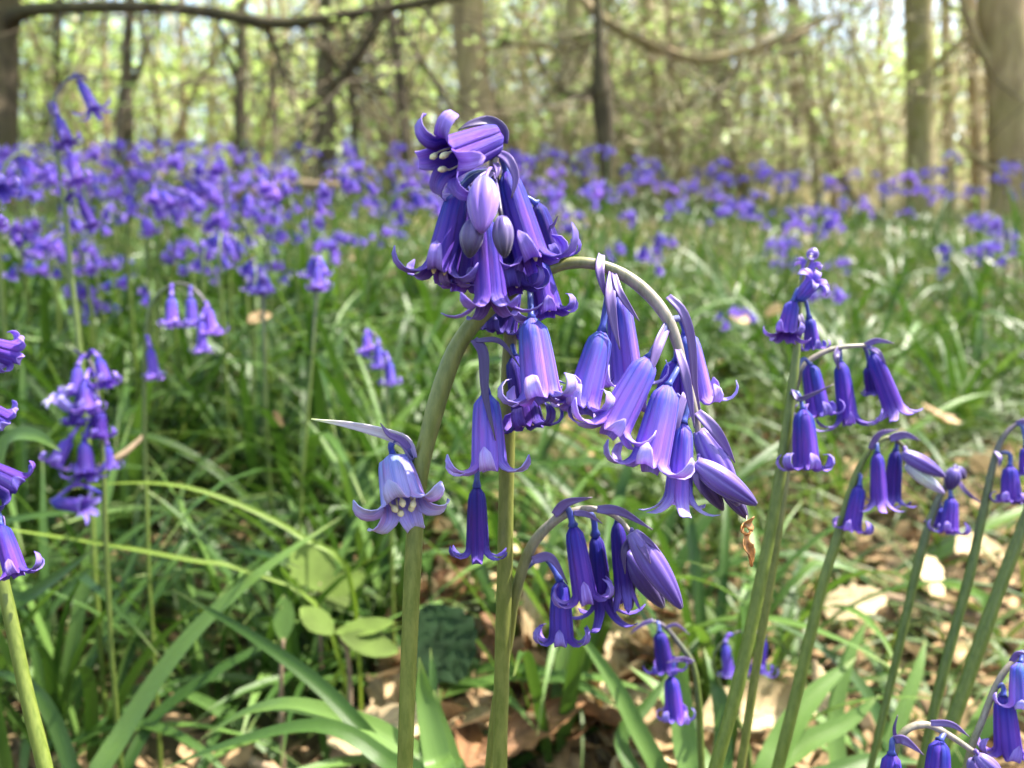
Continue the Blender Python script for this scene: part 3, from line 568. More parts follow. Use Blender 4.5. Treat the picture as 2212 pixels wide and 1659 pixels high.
plant('tall bluebell in sharp focus, its stem arching right with pale lilac bells',
  [(875, 1659, Z, 17), (882, 1450, Z, 18), (893, 1200, Z, 19), (906, 1030, Z, 19), (928, 930, Z, 20), (953, 840, Z, 21), (985, 755, Z, 20), (1030, 690, Z, 19), (1085, 642, Z, 18), (1140, 603, .151, 16), (1195, 577, .152, 14), (1250, 567, .152, 13),
   (1305, 576, .152, 13), (1360, 602, .152, 14), (1410, 645, .151, 14), (1445, 695, .150, 13), (1465, 750, .150, 11), (1480, 810, .150, 9), (1497, 870, .150, 8), (1508, 930, .150, 7), (1512, 985, .150, 6)], slim=1.0,
  flowers=[
   (850, 988, 878, 1116, 66, .150, .1425, 'pale', dict(ped=[(893, 985, .150), (868, 950, .148), (845, 960, .148)], pr=7, curl=150, clen=.62, anth=5, adep=.95, spin=.35, tube=.84)),
   (1050, 852, 1058, 1028, 52, .150, .148, 'lilac', dict(ped=[(1026, 735, .149), (1045, 775, .149)], pr=7, spin=.52, curl=185)),
   (1148, 690, 1172, 880, 58, .145, .143, 'lilac', dict(ped=[(1150, 600, .150), (1146, 640, .147)], pr=7, spin=.3, curl=215)),
   (1300, 718, 1250, 900, 50, .149, .147, 'lilac', dict(ped=[(1318, 585, .152), (1312, 640, .150)], pr=7, spin=.2)),
   (1335, 640, 1358, 845, 46, .158, .160, 'lilac', dict(ped=[(1305, 575, .153), (1322, 600, .157)], pr=6, spin=.8)),
   (1402, 775, 1312, 945, 54, .146, .144, 'lilac', dict(ped=[(1440, 698, .150), (1424, 735, .148)], pr=8, spin=.5, curl=170)),
   (1442, 835, 1396, 1025, 56, .145, .143, 'lilac', dict(ped=[(1474, 780, .150), (1462, 800, .147)], pr=7, spin=.25, curl=185)),
   (1476, 915, 1465, 1095, 40, .148, .148, 'lilac', dict(ped=[(1490, 855, .150), (1485, 880, .149)], pr=7, spin=.55, curl=95, clen=.42, tube=.9)),
   (1482, 720, 1512, 880, 44, .160, .161, 'lilac', dict(ped=[(1447, 690, .151), (1470, 690, .157)], pr=7, spin=.9, curl=200)),
   (1462, 780, 1430, 905, 40, .162, .163, 'violet', dict(ped=[(1465, 740, .151), (1463, 750, .157)], pr=7, spin=.6)),
  ],
  buds=[(1510, 930, 1595, 1092, 32, .150, .150, 'violet'), (1503, 1000, 1634, 1090, 29, .146, .144, 'violet'), (1508, 1020, 1562, 1102, 20, .155, .156, 'deep'), (1560, 1040, 1614, 1120, 19, .154, .154, 'deep')],
  bracts=[([(895, 998, .150), (880, 958, .148), (845, 940, .147), (760, 919, .146), (672, 906, .145)], 40, 'cream', (.5, .2)), ([(897, 985, .150), (868, 952, .147), (840, 938, .146), (822, 914, .146)], 20, 'purple'),
   ([(1024, 733, .148), (1044, 765, .147), (1048, 850, .146), (1070, 952, .1455)], 30, 'dark'), ([(1024, 736, .148), (1070, 734, .146), (1095, 752, .145), (1122, 792, .143)], 14, 'dark'),
   ([(1322, 590, .151), (1318, 640, .1475), (1326, 700, .147), (1339, 756, .147)], 30, 'purple'), ([(1326, 590, .151), (1338, 630, .148), (1360, 665, .148), (1381, 694, .148)], 20, 'purple'), ([(1299, 550, .152), (1296, 590, .149), (1312, 655, .150)], 26, 'purple'),
   ([(1442, 700, .150), (1424, 740, .146), (1412, 780, .1445), (1396, 830, .1435)], 30, 'purple'), ([(1443, 640, .151), (1475, 675, .150), (1494, 740, .151), (1502, 840, .152), (1516, 905, .153)], 27, 'purple'),
   ([(1464, 755, .149), (1478, 800, .147), (1490, 860, .147), (1500, 925, .147)], 27, 'purple'), ([(1480, 850, .149), (1462, 905, .1475), (1452, 970, .1475), (1450, 1010, .148)], 26, 'purple'),
   ([(1506, 890, .149), (1540, 925, .1475), (1566, 962, .148), (1588, 1000, .149)], 34, 'purple'), ([(1503, 998, .147), (1502, 1030, .145), (1515, 1068, .146)], 20, 'purple'), ([(1510, 990, .146), (1550, 1020, .1435), (1575, 1035, .143)], 16, 'purple')])
plant('bluebell in sharp focus with straight stem and crowded violet head at the centre',
  [(1080, 1659, .172, 16), (1084, 1450, .171, 16.5), (1090, 1250, .169, 17), (1094, 1030, .167, 17), (1098, 850, .164, 17), (1102, 740, .161, 16), (1102, 620, .154, 15), (1092, 480, .146, 12), (1072, 405, .141, 12), (1066, 360, .138, 11), (1076, 318, .138, 9), (1083, 290, .139, 7)], slim=1.0,
  flowers=[
   (1080, 294, 942, 350, 60, .1385, .130, 'violet', dict(ped=[(1083, 300, .139), (1090, 290, .1388)], pr=7, curl=205, clen=.50, anth=3, adep=1.0, spin=.75, tube=.9)),
   (988, 420, 946, 612, 50, .138, .136, 'violet', dict(ped=[(1066, 370, .138), (1020, 385, .137)], pr=7, spin=.5, curl=190)),
   (1046, 470, 1062, 678, 46, .1345, .133, 'violet', dict(ped=[(1070, 395, .140), (1056, 420, .137)], pr=7, spin=.0, curl=120, clen=.5)),
   (1094, 375, 1158, 588, 51, .139, .137, 'violet', dict(ped=[(1072, 340, .138), (1085, 345, .138)], pr=7, spin=.45, curl=205)),
   (1160, 440, 1200, 570, 34, .149, .151, 'deep', dict(ped=[(1093, 490, .147), (1130, 430, .148)], pr=6)),
   (1156, 560, 1185, 690, 48, .150, .149, 'violet', dict(ped=[(1098, 560, .151), (1130, 540, .151)], pr=6, spin=.5, curl=215)),
   (1104, 610, 1078, 728, 46, .158, .158, 'deep', dict(spin=.3)),
   (1010, 500, 1000, 632, 44, .143, .142, 'violet', dict(ped=[(1080, 430, .143), (1030, 450, .145)], pr=6)), (1090, 470, 1112, 640, 44, .1425, .142, 'deep', dict(ped=[(1080, 430, .143), (1090, 445, .143)], pr=6)), (1000, 400, 1012, 520, 36, .143, .143, 'deep', dict(ped=[(1066, 370, .139), (1020, 375, .142)], pr=6)),
   (1112, 770, 1146, 938, 44, .159, .157, 'deep', dict(ped=[(1101, 745, .161), (1106, 745, .160)], pr=6, spin=.2)),
   (1030, 1052, 1032, 1212, 34, .160, .159, 'deep', dict(ped=[(1096, 930, .166), (1050, 935, .162), (1032, 1000, .160)], pr=6, spin=.55, curl=150, clen=.42))],
  buds=[(1046, 388, 1040, 502, 36, .131, .127, 'lilac'), (1084, 470, 1090, 556, 25, .129, .1275, 'grey'), (1022, 478, 1014, 556, 27, .130, .1285, 'grey')],
  bracts=[([(1088, 310, .138), (1084, 282, .137), (1055, 262, .136), (1015, 268, .1345), (990, 280, .134)], 34, 'dark'), ([(1075, 330, .1375), (1098, 345, .1355), (1114, 385, .135), (1104, 428, .135)], 28, 'purple'), ([(1070, 350, .1375), (1075, 365, .135), (1072, 385, .134)], 18, 'purple'),
   ([(1165, 470, .149), (1190, 490, .148), (1207, 464, .147)], 10, 'purple'), ([(1066, 370, .1375), (1040, 385, .134), (1015, 400, .133)], 22, 'purple'), ([(1050, 370, .137), (1046, 395, .129), (1044, 415, .127)], 12, 'purple')])
plant('low bluebell arching from beside the centre stem with violet bells and long buds',
  [(1058, 1659, .180, 13), (1075, 1500, .178, 13), (1098, 1385, .175, 13), (1112, 1290, .172, 14), (1146, 1185, .169, 14), (1195, 1127, .167, 13), (1240, 1104, .166, 10), (1290, 1100, .166, 8), (1335, 1120, .166, 7), (1368, 1158, .165, 6)],
  flowers=[(1238, 1135, 1268, 1312, 36, .166, .164, 'violet', dict(ped=[(1198, 1110, .166), (1225, 1098, .165)], pr=7, spin=.5, curl=200)), (1286, 1155, 1304, 1330, 30, .170, .171, 'deep', dict(ped=[(1240, 1104, .167), (1278, 1112, .168)], pr=7, curl=120)),
           (1210, 1255, 1213, 1400, 36, .170, .168, 'violet', dict(ped=[(1128, 1232, .170), (1175, 1205, .170)], pr=6, spin=.4)), (1333, 1128, 1352, 1306, 29, .168, .168, 'deep', dict(curl=25, clen=.2, open=.6))],
  buds=[(1366, 1150, 1472, 1314, 31, .162, .160, 'violet'), (1352, 1190, 1433, 1312, 29, .168, .168, 'deep'), (1350, 1180, 1364, 1316, 17, .170, .170, 'deep')],
  bracts=[([(1197, 1112, .165), (1225, 1086, .163), (1280, 1075, .163)], 26, 'purple'), ([(1290, 1100, .165), (1340, 1105, .163), (1410, 1145, .163)], 26, 'purple'), ([(1150, 1210, .168), (1190, 1205, .166), (1226, 1262, .166)], 26, 'purple'), ([(1240, 1108, .165), (1270, 1112, .164), (1302, 1132, .164)], 16, 'purple'),
          ([(1362, 1148, .163), (1395, 1165, .160), (1426, 1192, .160)], 20, 'purple'), ([(1366, 1150, .163), (1392, 1190, .1585), (1405, 1218, .158)], 20, 'purple'), ([(1365, 1160, .164), (1348, 1190, .162), (1350, 1240, .163)], 20, 'dark')])
Z = .20
plant('upright bluebell right of the big arch with a loose blue head',
  [(1545, 1659, Z, 17), (1594, 1480, Z, 17), (1640, 1270, Z, 16), (1680, 1060, Z, 15), (1706, 880, Z, 13), (1722, 740, Z, 10), (1728, 650, Z, 7), (1736, 595, Z, 5), (1752, 552, Z, 4)],
  flowers=[(1722, 648, 1766, 598, 24, Z, .195, 'lilac', dict(ped=[(1726, 670, Z), (1718, 660, .199)], curl=170)), (1738, 612, 1748, 566, 20, .202, .203, 'lilac', dict(ped=[(1732, 630, Z)], curl=160)), (1712, 652, 1697, 734, 27, .199, .196, 'violet', dict(curl=180)),
           (1748, 688, 1757, 760, 22, .203, .203, 'violet', {}), (1750, 788, 1772, 908, 32, .204, .203, 'violet', dict(ped=[(1716, 810, .201), (1735, 775, .203)])), (1735, 886, 1744, 1026, 37, .196, .194, 'violet', dict(ped=[(1708, 850, .199), (1724, 850, .197)], spin=.5))],
  buds=[(1752, 560, 1760, 535, 14, .202, .202, 'violet')],
  bracts=[([(1712, 842, .198), (1725, 862, .195), (1760, 850, .194), (1802, 830, .194)], 14, 'dark'), ([(1722, 670, Z), (1732, 700, .198), (1726, 740, .198)], 18, 'dark')], mat=STEM_G)
Z = .208
plant('bluebell hooked over to the right behind the upright one, three narrow bells',
  [(1600, 1659, Z, 11), (1640, 1400, Z, 11), (1674, 1200, Z, 10), (1701, 1000, Z, 10), (1712, 870, Z, 9), (1733, 797, Z, 8), (1775, 763, Z, 7), (1820, 750, Z, 6), (1872, 746, Z, 5)],
  flowers=[(1816, 782, 1834, 922, 28, Z, .206, 'violet', dict(ped=[(1815, 750, Z)], curl=150, spin=.2)), (1886, 765, 1940, 905, 29, .206, .205, 'violet', dict(ped=[(1872, 746, Z), (1880, 752, .207)], curl=110, clen=.3)), (1878, 790, 1892, 856, 24, .213, .214, 'deep', dict(ped=[(1866, 748, Z), (1872, 760, .210)], clen=.25))],
  bracts=[([(1866, 747, Z), (1895, 736, .206), (1932, 742, .206)], 16, 'purple'), ([(1872, 748, Z), (1898, 762, .204), (1916, 792, .204)], 14, 'purple'), ([(1812, 752, Z), (1806, 770, .205), (1812, 800, .205)], 20, 'dark')], mat=STEM)
Z = .222
plant('bluebell with two pale buds jutting right over the dry leaves',
  [(1680, 1659, Z, 15), (1725, 1480, Z, 15), (1775, 1270, Z, 13), (1812, 1150, Z, 12), (1850, 1025, Z, 9), (1885, 965, Z, 7), (1925, 945, Z, 6), (1955, 968, Z, 5)],
  flowers=[(1857, 1050, 1838, 1156, 25, .220, .219, 'violet', dict(ped=[(1846, 1030, Z), (1858, 1025, .221)])), (1895, 978, 1900, 1102, 24, .219, .218, 'violet', dict(curl=110, clen=.35)), (1935, 972, 1926, 1094, 24, .225, .225, 'deep', dict(curl=120, clen=.35))],
  buds=[(1950, 978, 2042, 1030, 18, .221, .219, 'violet'), (1958, 1005, 2040, 1066, 15, .222, .221, 'white')],
  bracts=[([(1880, 970, .221), (1900, 938, .219), (1942, 928, .219)], 18, 'purple'), ([(1922, 948, .221), (1955, 940, .219), (1988, 952, .219)], 22, 'purple')], mat=STEM_G)
Z = .24
plant('short bluebell with ruffled bell left of the hooked stem at the right edge', [(1880, 1659, Z, 9), (1930, 1450, Z, 10), (1985, 1210, Z, 11), (2020, 1095, Z, 9), (2048, 1040, Z, 6), (2062, 1012, Z, 4)],
  flowers=[(2055, 1076, 2050, 1156, 24, .237, .235, 'violet', dict(clen=.6)), (2028, 1095, 2026, 1140, 20, .245, .246, 'violet', {})], buds=[(2062, 1012, 2050, 1060, 18, .238, .238, 'deep'), (2064, 1010, 2085, 1035, 12, .241, .241, 'deep')],
  bracts=[([(2060, 1020, .238), (2085, 1060, .236), (2126, 1092, .236)], 12, 'purple')], mat=STEM_D)
Z = .232
plant('dark stemmed bluebell hooking out past the right edge', [(1990, 1659, Z, 11), (2030, 1480, Z, 12), (2092, 1250, Z, 12), (2125, 1100, Z, 10), (2150, 985, Z, 8), (2178, 930, Z, 6), (2235, 895, Z, 5)],
  flowers=[(2182, 1008, 2186, 1092, 27, .230, .228, 'violet', dict(ped=[(2153, 978, Z), (2180, 980, .231)])), (2218, 965, 2222, 1032, 24, .23, .229, 'violet', {})], buds=[(2230, 897, 2262, 930, 14, Z, Z, 'violet')], bracts=[([(2150, 975, .231), (2160, 990, .229), (2158, 1010, .229)], 14, 'purple'), ([(2196, 915, Z), (2215, 912, .23), (2240, 925, .23)], 16, 'purple')], mat=STEM_D)
Z = .245
plant('smooth bright green bluebell stem slanting out of the right edge', [(2020, 1659, Z, 17), (2075, 1510, Z, 17), (2145, 1310, Z, 16), (2212, 1130, Z, 14), (2262, 1000, Z, 9), (2300, 940, Z, 6)], flowers=[(2310, 955, 2315, 1050, 26, Z, Z, 'violet', {})], mat=STEM_G)
Z = .17
plant('bluebell arch cut off by the bottom edge at right', [(1900, 1900, Z, 9), (1915, 1740, Z, 9), (1928, 1650, Z, 9), (1940, 1600, Z, 9), (1965, 1572, Z, 9), (2005, 1566, Z, 9), (2050, 1588, Z, 8), (2100, 1622, Z, 7), (2142, 1652, Z, 6)],
  flowers=[(1926, 1628, 1922, 1770, 36, .168, .167, 'violet', dict(ped=[(1936, 1598, Z), (1928, 1600, .168)], pr=6)), (2030, 1600, 2022, 1745, 38, .168, .166, 'violet', dict(ped=[(2040, 1583, Z)], pr=6))],
  buds=[(2112, 1632, 2170, 1690, 20, .168, .167, 'violet'), (2100, 1640, 2118, 1700, 17, .172, .172, 'violet')], bracts=[([(1932, 1596, .168), (1955, 1600, .166), (1996, 1632, .166)], 26, 'purple'), ([(1938, 1606, .169), (1932, 1575, .168), (1940, 1545, .168)], 9, 'dark'), ([(2010, 1562, .169), (2055, 1565, .167), (2094, 1592, .167)], 18, 'purple')], mat=STEM)
Z = .18
plant('bluebell leaning in at the bottom right corner with one bell curled at the rim', [(2050, 1860, Z, 9), (2092, 1640, Z, 9), (2122, 1555, Z, 8), (2155, 1475, Z, 8), (2188, 1430, Z, 7), (2240, 1395, Z, 6)],
  flowers=[(2168, 1505, 2180, 1640, 36, .178, .176, 'violet', dict(ped=[(2150, 1485, Z), (2166, 1480, .179)], pr=5)), (2205, 1432, 2212, 1535, 36, .176, .174, 'lilac', {})], bracts=[([(2185, 1428, .179), (2200, 1412, .177), (2230, 1420, .177)], 18, 'purple')], mat=STEM)
Z = .245
plant('small deep blue bluebell low down, left of the thick right stems', [(1528, 1800, Z, 9), (1516, 1659, Z, 9), (1510, 1530, Z, 9), (1498, 1440, Z, 8), (1468, 1392, Z, 7), (1434, 1352, Z, 5), (1405, 1340, Z, 4)],
  flowers=[(1425, 1365, 1440, 1455, 26, .243, .242, 'deep', dict(curl=200)), (1450, 1462, 1460, 1562, 27, .240, .238, 'violet', dict(ped=[(1495, 1430, Z), (1460, 1425, .241)]))], bracts=[([(1410, 1340, .244), (1385, 1350, .243), (1360, 1370, .243)], 12, 'purple'), ([(1497, 1430, .244), (1470, 1424, .239), (1440, 1432, .238)], 16, 'purple'), ([(1440, 1355, .244), (1462, 1350, .242), (1490, 1372, .242)], 8, 'purple')], mat=STEM_D)
Z = .17
plant('bluebell cut by the left edge with long curling petals', [(112, 1720, Z, 19), (88, 1620, Z, 19), (58, 1500, Z, 18), (22, 1330, Z, 17), (-5, 1200, Z, 15), (-34, 1000, Z, 12), (-44, 840, Z, 9), (-46, 760, Z, 6)], slim=.80, foot=(.045, .02),
  flowers=[(-50, 742, 34, 766, 36, .168, .175, 'violet', dict(curl=205)), (-52, 872, 12, 912, 34, .168, .173, 'violet', dict(curl=200)), (-48, 1010, 40, 1058, 46, .168, .172, 'deep', dict(curl=170)), (2, 1135, 38, 1252, 30, .166, .164, 'violet', dict(ped=[(-12, 1160, Z), (-2, 1110, .167)]))], bracts=[([(-10, 1150, .169), (4, 1120, .167), (10, 1180, .165)], 22, 'purple')], mat=STEM_G)
MG = dict(fine=False, stemn=48, slim=.72)
Z = .40
plant('tallest bluebell at far left, its top bell hanging against the green wood', [(205, 1250, Z, 9), (190, 950, Z, 9), (168, 720, Z, 9), (150, 560, Z, 8), (140, 440, Z, 8), (124, 330, Z, 7), (113, 240, Z, 5), (130, 188, Z, 4), (160, 165, Z, 4)],
  flowers=[(172, 176, 208, 245, 18, .398, .398, 'far', dict(curl=150)), (124, 250, 152, 318, 18, .398, .397, 'far', {}), (152, 332, 172, 402, 20, .396, .394, 'far', {}), (172, 428, 206, 500, 17, .398, .397, 'deep', dict(clen=.2))],
  bracts=[([(150, 170, .399), (175, 165, .396), (200, 178, .396)], 14, 'dark'), ([(113, 250, .399), (106, 225, .398), (118, 215, .398)], 8, 'purple')], mat=STEM_D, **MG)
Z = .38
plant('dark arched bluebell with five narrow bells left of centre', [(322, 1250, Z, 6), (314, 1000, Z, 7), (312, 850, Z, 7), (316, 720, Z, 7), (328, 660, Z, 7), (356, 625, Z, 6), (392, 612, Z, 5), (428, 632, Z, 4), (452, 668, Z, 3.5)],
  flowers=[(370, 640, 372, 713, 20, .378, .376, 'far', dict(clen=.4)), (411, 640, 416, 713, 19, .379, .378, 'far', dict(clen=.4)), (448, 662, 460, 728, 18, .38, .379, 'far', {}), (434, 690, 438, 772, 16, .376, .375, 'far', dict(clen=.35)), (324, 750, 336, 828, 17, .378, .376, 'far', dict(clen=.35))], mat=STEM_D, **MG)
Z = .33
plant('bluebell with a dense cluster of violet bells at lower left', [(240, 1400, Z, 8), (228, 1150, Z, 8), (222, 980, Z, 7), (214, 880, Z, 6), (202, 800, Z, 5), (182, 762, Z, 4)],
  flowers=[(168, 790, 164, 860, 20, .326, .323, 'far', {}), (212, 772, 232, 838, 20, .326, .322, 'violet', {}), (184, 822, 190, 896, 23, .320, .317, 'far', {}), (165, 868, 160, 925, 20, .324, .322, 'deep', {}), (214, 884, 217, 952, 23, .326, .324, 'deep', {}), (158, 890, 118, 852, 20, .322, .316, 'pale', dict(curl=140)),
           (152, 946, 112, 1012, 24, .322, .316, 'far', {}), (182, 952, 186, 1036, 25, .320, .314, 'deep', dict(curl=150)), (112, 1085, 196, 1094, 24, .325, .322, 'far', dict(clen=.3, curl=80)), (230, 960, 238, 1020, 16, .335, .335, 'far', {})],
  bracts=[([(185, 772, .329), (170, 762, .327), (155, 752, .327)], 9, 'dark'), ([(190, 775, .329), (205, 760, .327), (222, 768, .327)], 9, 'dark')], mat=STEM_D, **MG)
Z = .42
plant('small bluebell with three little bells, left of the arched stem foot', [(842, 1100, Z, 6), (838, 900, Z, 6), (832, 790, Z, 5), (815, 730, Z, 4), (795, 715, Z, 3)],
  flowers=[(790, 720, 796, 762, 15, .419, .418, 'far', {}), (816, 745, 820, 802, 15, .417, .415, 'far', {}), (840, 780, 846, 835, 16, .417, .415, 'far', {}), (800, 735, 786, 775, 14, .42, .42, 'far', {})], mat=STEM_D, **MG)
Z = .45
plant('slim bluebell with a single drooping head over the leaves, left of centre', [(655, 1000, Z, 6), (672, 800, Z, 6), (682, 660, Z, 5), (684, 590, Z, 4), (690, 570, Z, 3)], flowers=[(686, 575, 688, 630, 19, .448, .446, 'far', {}), (690, 560, 700, 600, 16, .452, .452, 'far', {}), (676, 560, 668, 605, 15, .452, .452, 'far', {})], mat=STEM_D, **MG)
Z = .50
plant('short bluebell head poking from leaves beside a fallen tan leaf', [(575, 900, Z, 5), (570, 720, Z, 5), (568, 610, Z, 4), (566, 585, Z, 3)], flowers=[(565, 595, 560, 640, 16, .498, .496, 'far', {}), (570, 592, 580, 636, 15, .50, .50, 'far', {})], buds=[(566, 590, 568, 615, 9, .495, .495, 'violet')], mat=STEM_D, **MG)
Z = .30
plant('half hidden bluebell with three slender bells behind the thick right stems', [(1622, 1750, Z, 8), (1612, 1600, Z, 8), (1540, 1440, Z, 5), (1572, 1378, Z, 4), (1612, 1362, Z, 3.5), (1652, 1372, Z, 3)],
  flowers=[(1566, 1388, 1576, 1470, 18, .298, .296, 'far', dict(clen=.3)), (1610, 1385, 1612, 1462, 17, .30, .30, 'far', {}), (1650, 1376, 1640, 1462, 17, .298, .296, 'deep', {})], mat=STEM_D, **MG)
Z = .26
plant('bluebell at the left edge level with the tree foot', [(-70, 1300, Z, 9), (-60, 800, Z, 9), (-50, 500, Z, 8), (-40, 400, Z, 6), (-28, 372, Z, 4)], flowers=[(-22, 376, 14, 420, 24, .258, .255, 'far', {}), (-45, 440, -10, 500, 24, .26, .26, 'far', {})], mat=STEM_D, **MG)

# the papery brown husk hanging on a thread of silk under the buds
root = empty('seed_husk', P(1613, 1130, .150), 'brown papery husk dangling under the buds of the arching bluebell', 'husk'); g = root.location
mb = MB(); q = spline([tuple(P(x, y, z) - g) for x, y, z in ((1613, 1150, .152), (1608, 1176, .1515), (1617, 1198, .1515), (1622, 1222, .152))], 14)
V, Fs, U = ribbon(q, [.0006, .0005, .0006, .0009, .0012, .0014, .0014, .0013, .0013, .0012, .0010, .0009, .0008, .0004], -FWD, .8, 7, .2, 1.2); mb.add(V, Fs, U)
o = child('lower_scale', mb.me('lower_scale', HUSK), root); solid(o, .0002)
mb = MB(); q = spline([tuple(P(x, y, z) - g) for x, y, z in ((1624, 1128, .152), (1607, 1131, .151), (1600, 1144, .1515), (1612, 1156, .152), (1626, 1146, .1525))], 16)
V, Fs, U = ribbon(q, [.0009 + .0006 * math.sin(i * 1.3) for i in range(16)], -FWD, .7, 6, 0, 2.2); mb.add(V, Fs, U); o = child('upper_scale', mb.me('upper_scale', HUSK), root); solid(o, .0002)
mb = MB(); mb.add(*tube([P(1613, 1112, .1535) - g, P(1612, 1136, .152) - g], [.00010, .00008], 5)); child('silk_thread', mb.me('silk_thread', ANTH), root)

# ------------------------------------------------------------------ leaves of the bluebells
def leaf_blade(base, az, L, lean, droop, w, n=11, nu=3, kink=0):
    p = Vector(base); el = R_(90 - lean); pts = [p.copy()]; d = 0
    for i in range(n - 1):
        f = i / (n - 1); el -= droop * (0.4 + 1.6 * f) / (n - 1)
        if kink and i == kink: el -= .9
        a2 = az + .15 * math.sin(f * 3 + az * 7); p = p + Vector((math.cos(a2) * math.cos(el), math.sin(a2) * math.cos(el), math.sin(el))) * (L / (n - 1)); pts.append(p.copy())
    W = [w / 2 * max(.05, min(1, .55 + 2.2 * i / (n - 1)) * (1 - (i / (n - 1)) ** 3.2)) for i in range(n)]
    h = Vector((math.cos(az), math.sin(az), 0)) * -.8 + Vector((0, 0, 1))
    return ribbon(pts, W, h, .30, nu, random.uniform(-.4, .4), random.uniform(-.7, .7))
TUFT = []
TL = ['tuft of long arching green leaves', 'low tuft of broad green leaves', 'tuft of upright narrow green leaves']
for k in range(9):
    root = empty('leaf_tuft', (0, 0, -50)); kind = k % 3
    for j in range(7 if kind < 2 else 6):
        az = j * 6.283 / 7 + random.uniform(-.5, .5)
        L, ln, dr, wd = ((random.uniform(.20, .30), random.uniform(14, 40), random.uniform(.9, 1.9), random.uniform(.007, .011)), (random.uniform(.13, .22), random.uniform(35, 62), random.uniform(.5, 1.2), random.uniform(.008, .0125)), (random.uniform(.18, .27), random.uniform(5, 22), random.uniform(.3, 1.0), random.uniform(.007, .011)))[kind]
        V, Fs, U = leaf_blade((math.cos(az) * .006, math.sin(az) * .006, -.008), az, L, ln, dr, wd, nu=5 if k < 6 else 3, kink=random.choice((0, 0, 0, 7)))
        child('leaf', mesh('leaf', V, Fs, BLADE if random.random() < .72 else BLADE_L, U), root)
    TUFT.append(root)
tused = set()
def place_tuft(k, x, y, s):
    loc = (x, y, gz(x, y)); rot = random.uniform(0, 6.28); a_, b_ = where(x / y * F + 1106, y); lab = TL[k % 3] + ', ' + b_ + ' ' + a_
    if k in tused: copy_tree(TUFT[k], loc, rot, s, lab)
    else: tused.add(k); o = TUFT[k]; o.location = loc; o.rotation_euler.z = rot; o.scale = (s,) * 3; o['label'] = lab
for k, o in enumerate(TUFT): tag(o, None, 'leaf tuft', 'leaf tufts of the bluebells')
cnt = 0
while cnt < 292:
    Zt = .34 + 1.15 * random.random() ** 1.2; dx = random.uniform(-350, 2550)
    dens = 1.0 if dx < 950 else (.62 if dx < 1500 else (.30 if dx < 1800 else .04))
    if dx > 1500 and Zt > .85: dens = .4
    if random.random() > dens: continue
    x, y = spot(dx, Zt)
    if Zt < .47 and 850 < dx < 1500 and random.random() < .4: continue
    place_tuft(random.randrange(9), x, y, random.uniform(.75, 1.1) * (.78 if Zt < .5 else 1)); cnt += 1
# named leaves of the foreground, seen one by one: (points, width px)
def hand_tuft(label, leaves):
    pz = leaves[0][0][0]; b = P(*pz); g = Vector((b.x, b.y + .015, gz(b.x, b.y + .015))); root = empty('leaf_tuft', g, label, 'leaf tuft')
    for pts, wd, mt in leaves:
        w3 = [P(*p) for p in pts]; full = ([g + (w3[0] - g) * .05] if w3[0].z > g.z + .02 else []) + w3
        q = spline([tuple(v - g) for v in full], 22); Zm = pts[len(pts) // 2][2]
        W = [wd / 2 * Zm / F * max(.04, min(1, .6 + 1.5 * i / 21) * (1 - (i / 21) ** 4)) for i in range(22)]
        V, Fs, U = ribbon(q, W, (Vector((0, 0, 1)) - FWD * .9).normalized(), .32, 5, random.uniform(-.3, .3), random.uniform(-.5, .5)); child('leaf', mesh('leaf', V, Fs, mt, U), root)
hand_tuft('long pale green leaf slanting up to the right at lower left', [([(205, 1720, .31), (270, 1580, .32), (400, 1390, .33), (560, 1240, .34), (735, 1118, .36)], 46, BLADE_L), ([(260, 1720, .33), (330, 1560, .35), (440, 1470, .36), (560, 1400, .37), (600, 1385, .38)], 30, BLADE), ([(180, 1720, .31), (120, 1560, .32), (60, 1480, .33), (-40, 1440, .34)], 34, BLADE)])
hand_tuft('dark green leaf slanting down to the right to the arching stem foot', [([(890, 1720, .26), (810, 1610, .265), (690, 1480, .275), (540, 1370, .285), (372, 1272, .30)], 36, BLADE), ([(960, 1740, .26), (850, 1600, .265), (700, 1540, .275), (600, 1525, .28), (520, 1545, .29), (430, 1600, .295)], 46, BLADE_L), ([(930, 1740, .25), (830, 1640, .255), (700, 1570, .26), (520, 1600, .265), (330, 1670, .27)], 40, BLADE)])
hand_tuft('bright green upright leaf pair between the two foreground stems', [([(960, 1740, .24), (945, 1640, .245), (920, 1520, .25), (906, 1420, .25)], 62, BLADE_L), ([(985, 1740, .25), (970, 1650, .255), (945, 1560, .26), (938, 1490, .262)], 56, BLADE_L), ([(930, 1740, .255), (920, 1600, .26), (935, 1480, .265), (930, 1400, .27)], 30, BLADE)])
hand_tuft('yellow green leaf arching level across the left plants', [([(760, 1260, .36), (660, 1165, .355), (540, 1100, .35), (400, 1052, .345), (260, 1044, .34), (120, 1062, .34)], 13, BLADE_Y), ([(700, 1330, .36), (520, 1230, .35), (420, 1212, .345), (240, 1178, .34), (60, 1150, .335), (-60, 1130, .33)], 13, BLADE_Y)])
hand_tuft('broad green leaves fanning out at the bottom right of centre', [([(1640, 1740, .30), (1690, 1600, .31), (1760, 1500, .32), (1850, 1420, .33)], 58, BLADE_L), ([(1600, 1740, .30), (1720, 1620, .31), (1830, 1560, .315), (1900, 1500, .32)], 48, BLADE_L), ([(1560, 1740, .31), (1500, 1620, .32), (1430, 1500, .33), (1360, 1440, .34)], 48, BLADE_L), ([(1650, 1740, .29), (1800, 1670, .295), (1900, 1640, .30), (2010, 1650, .31)], 40, BLADE)])
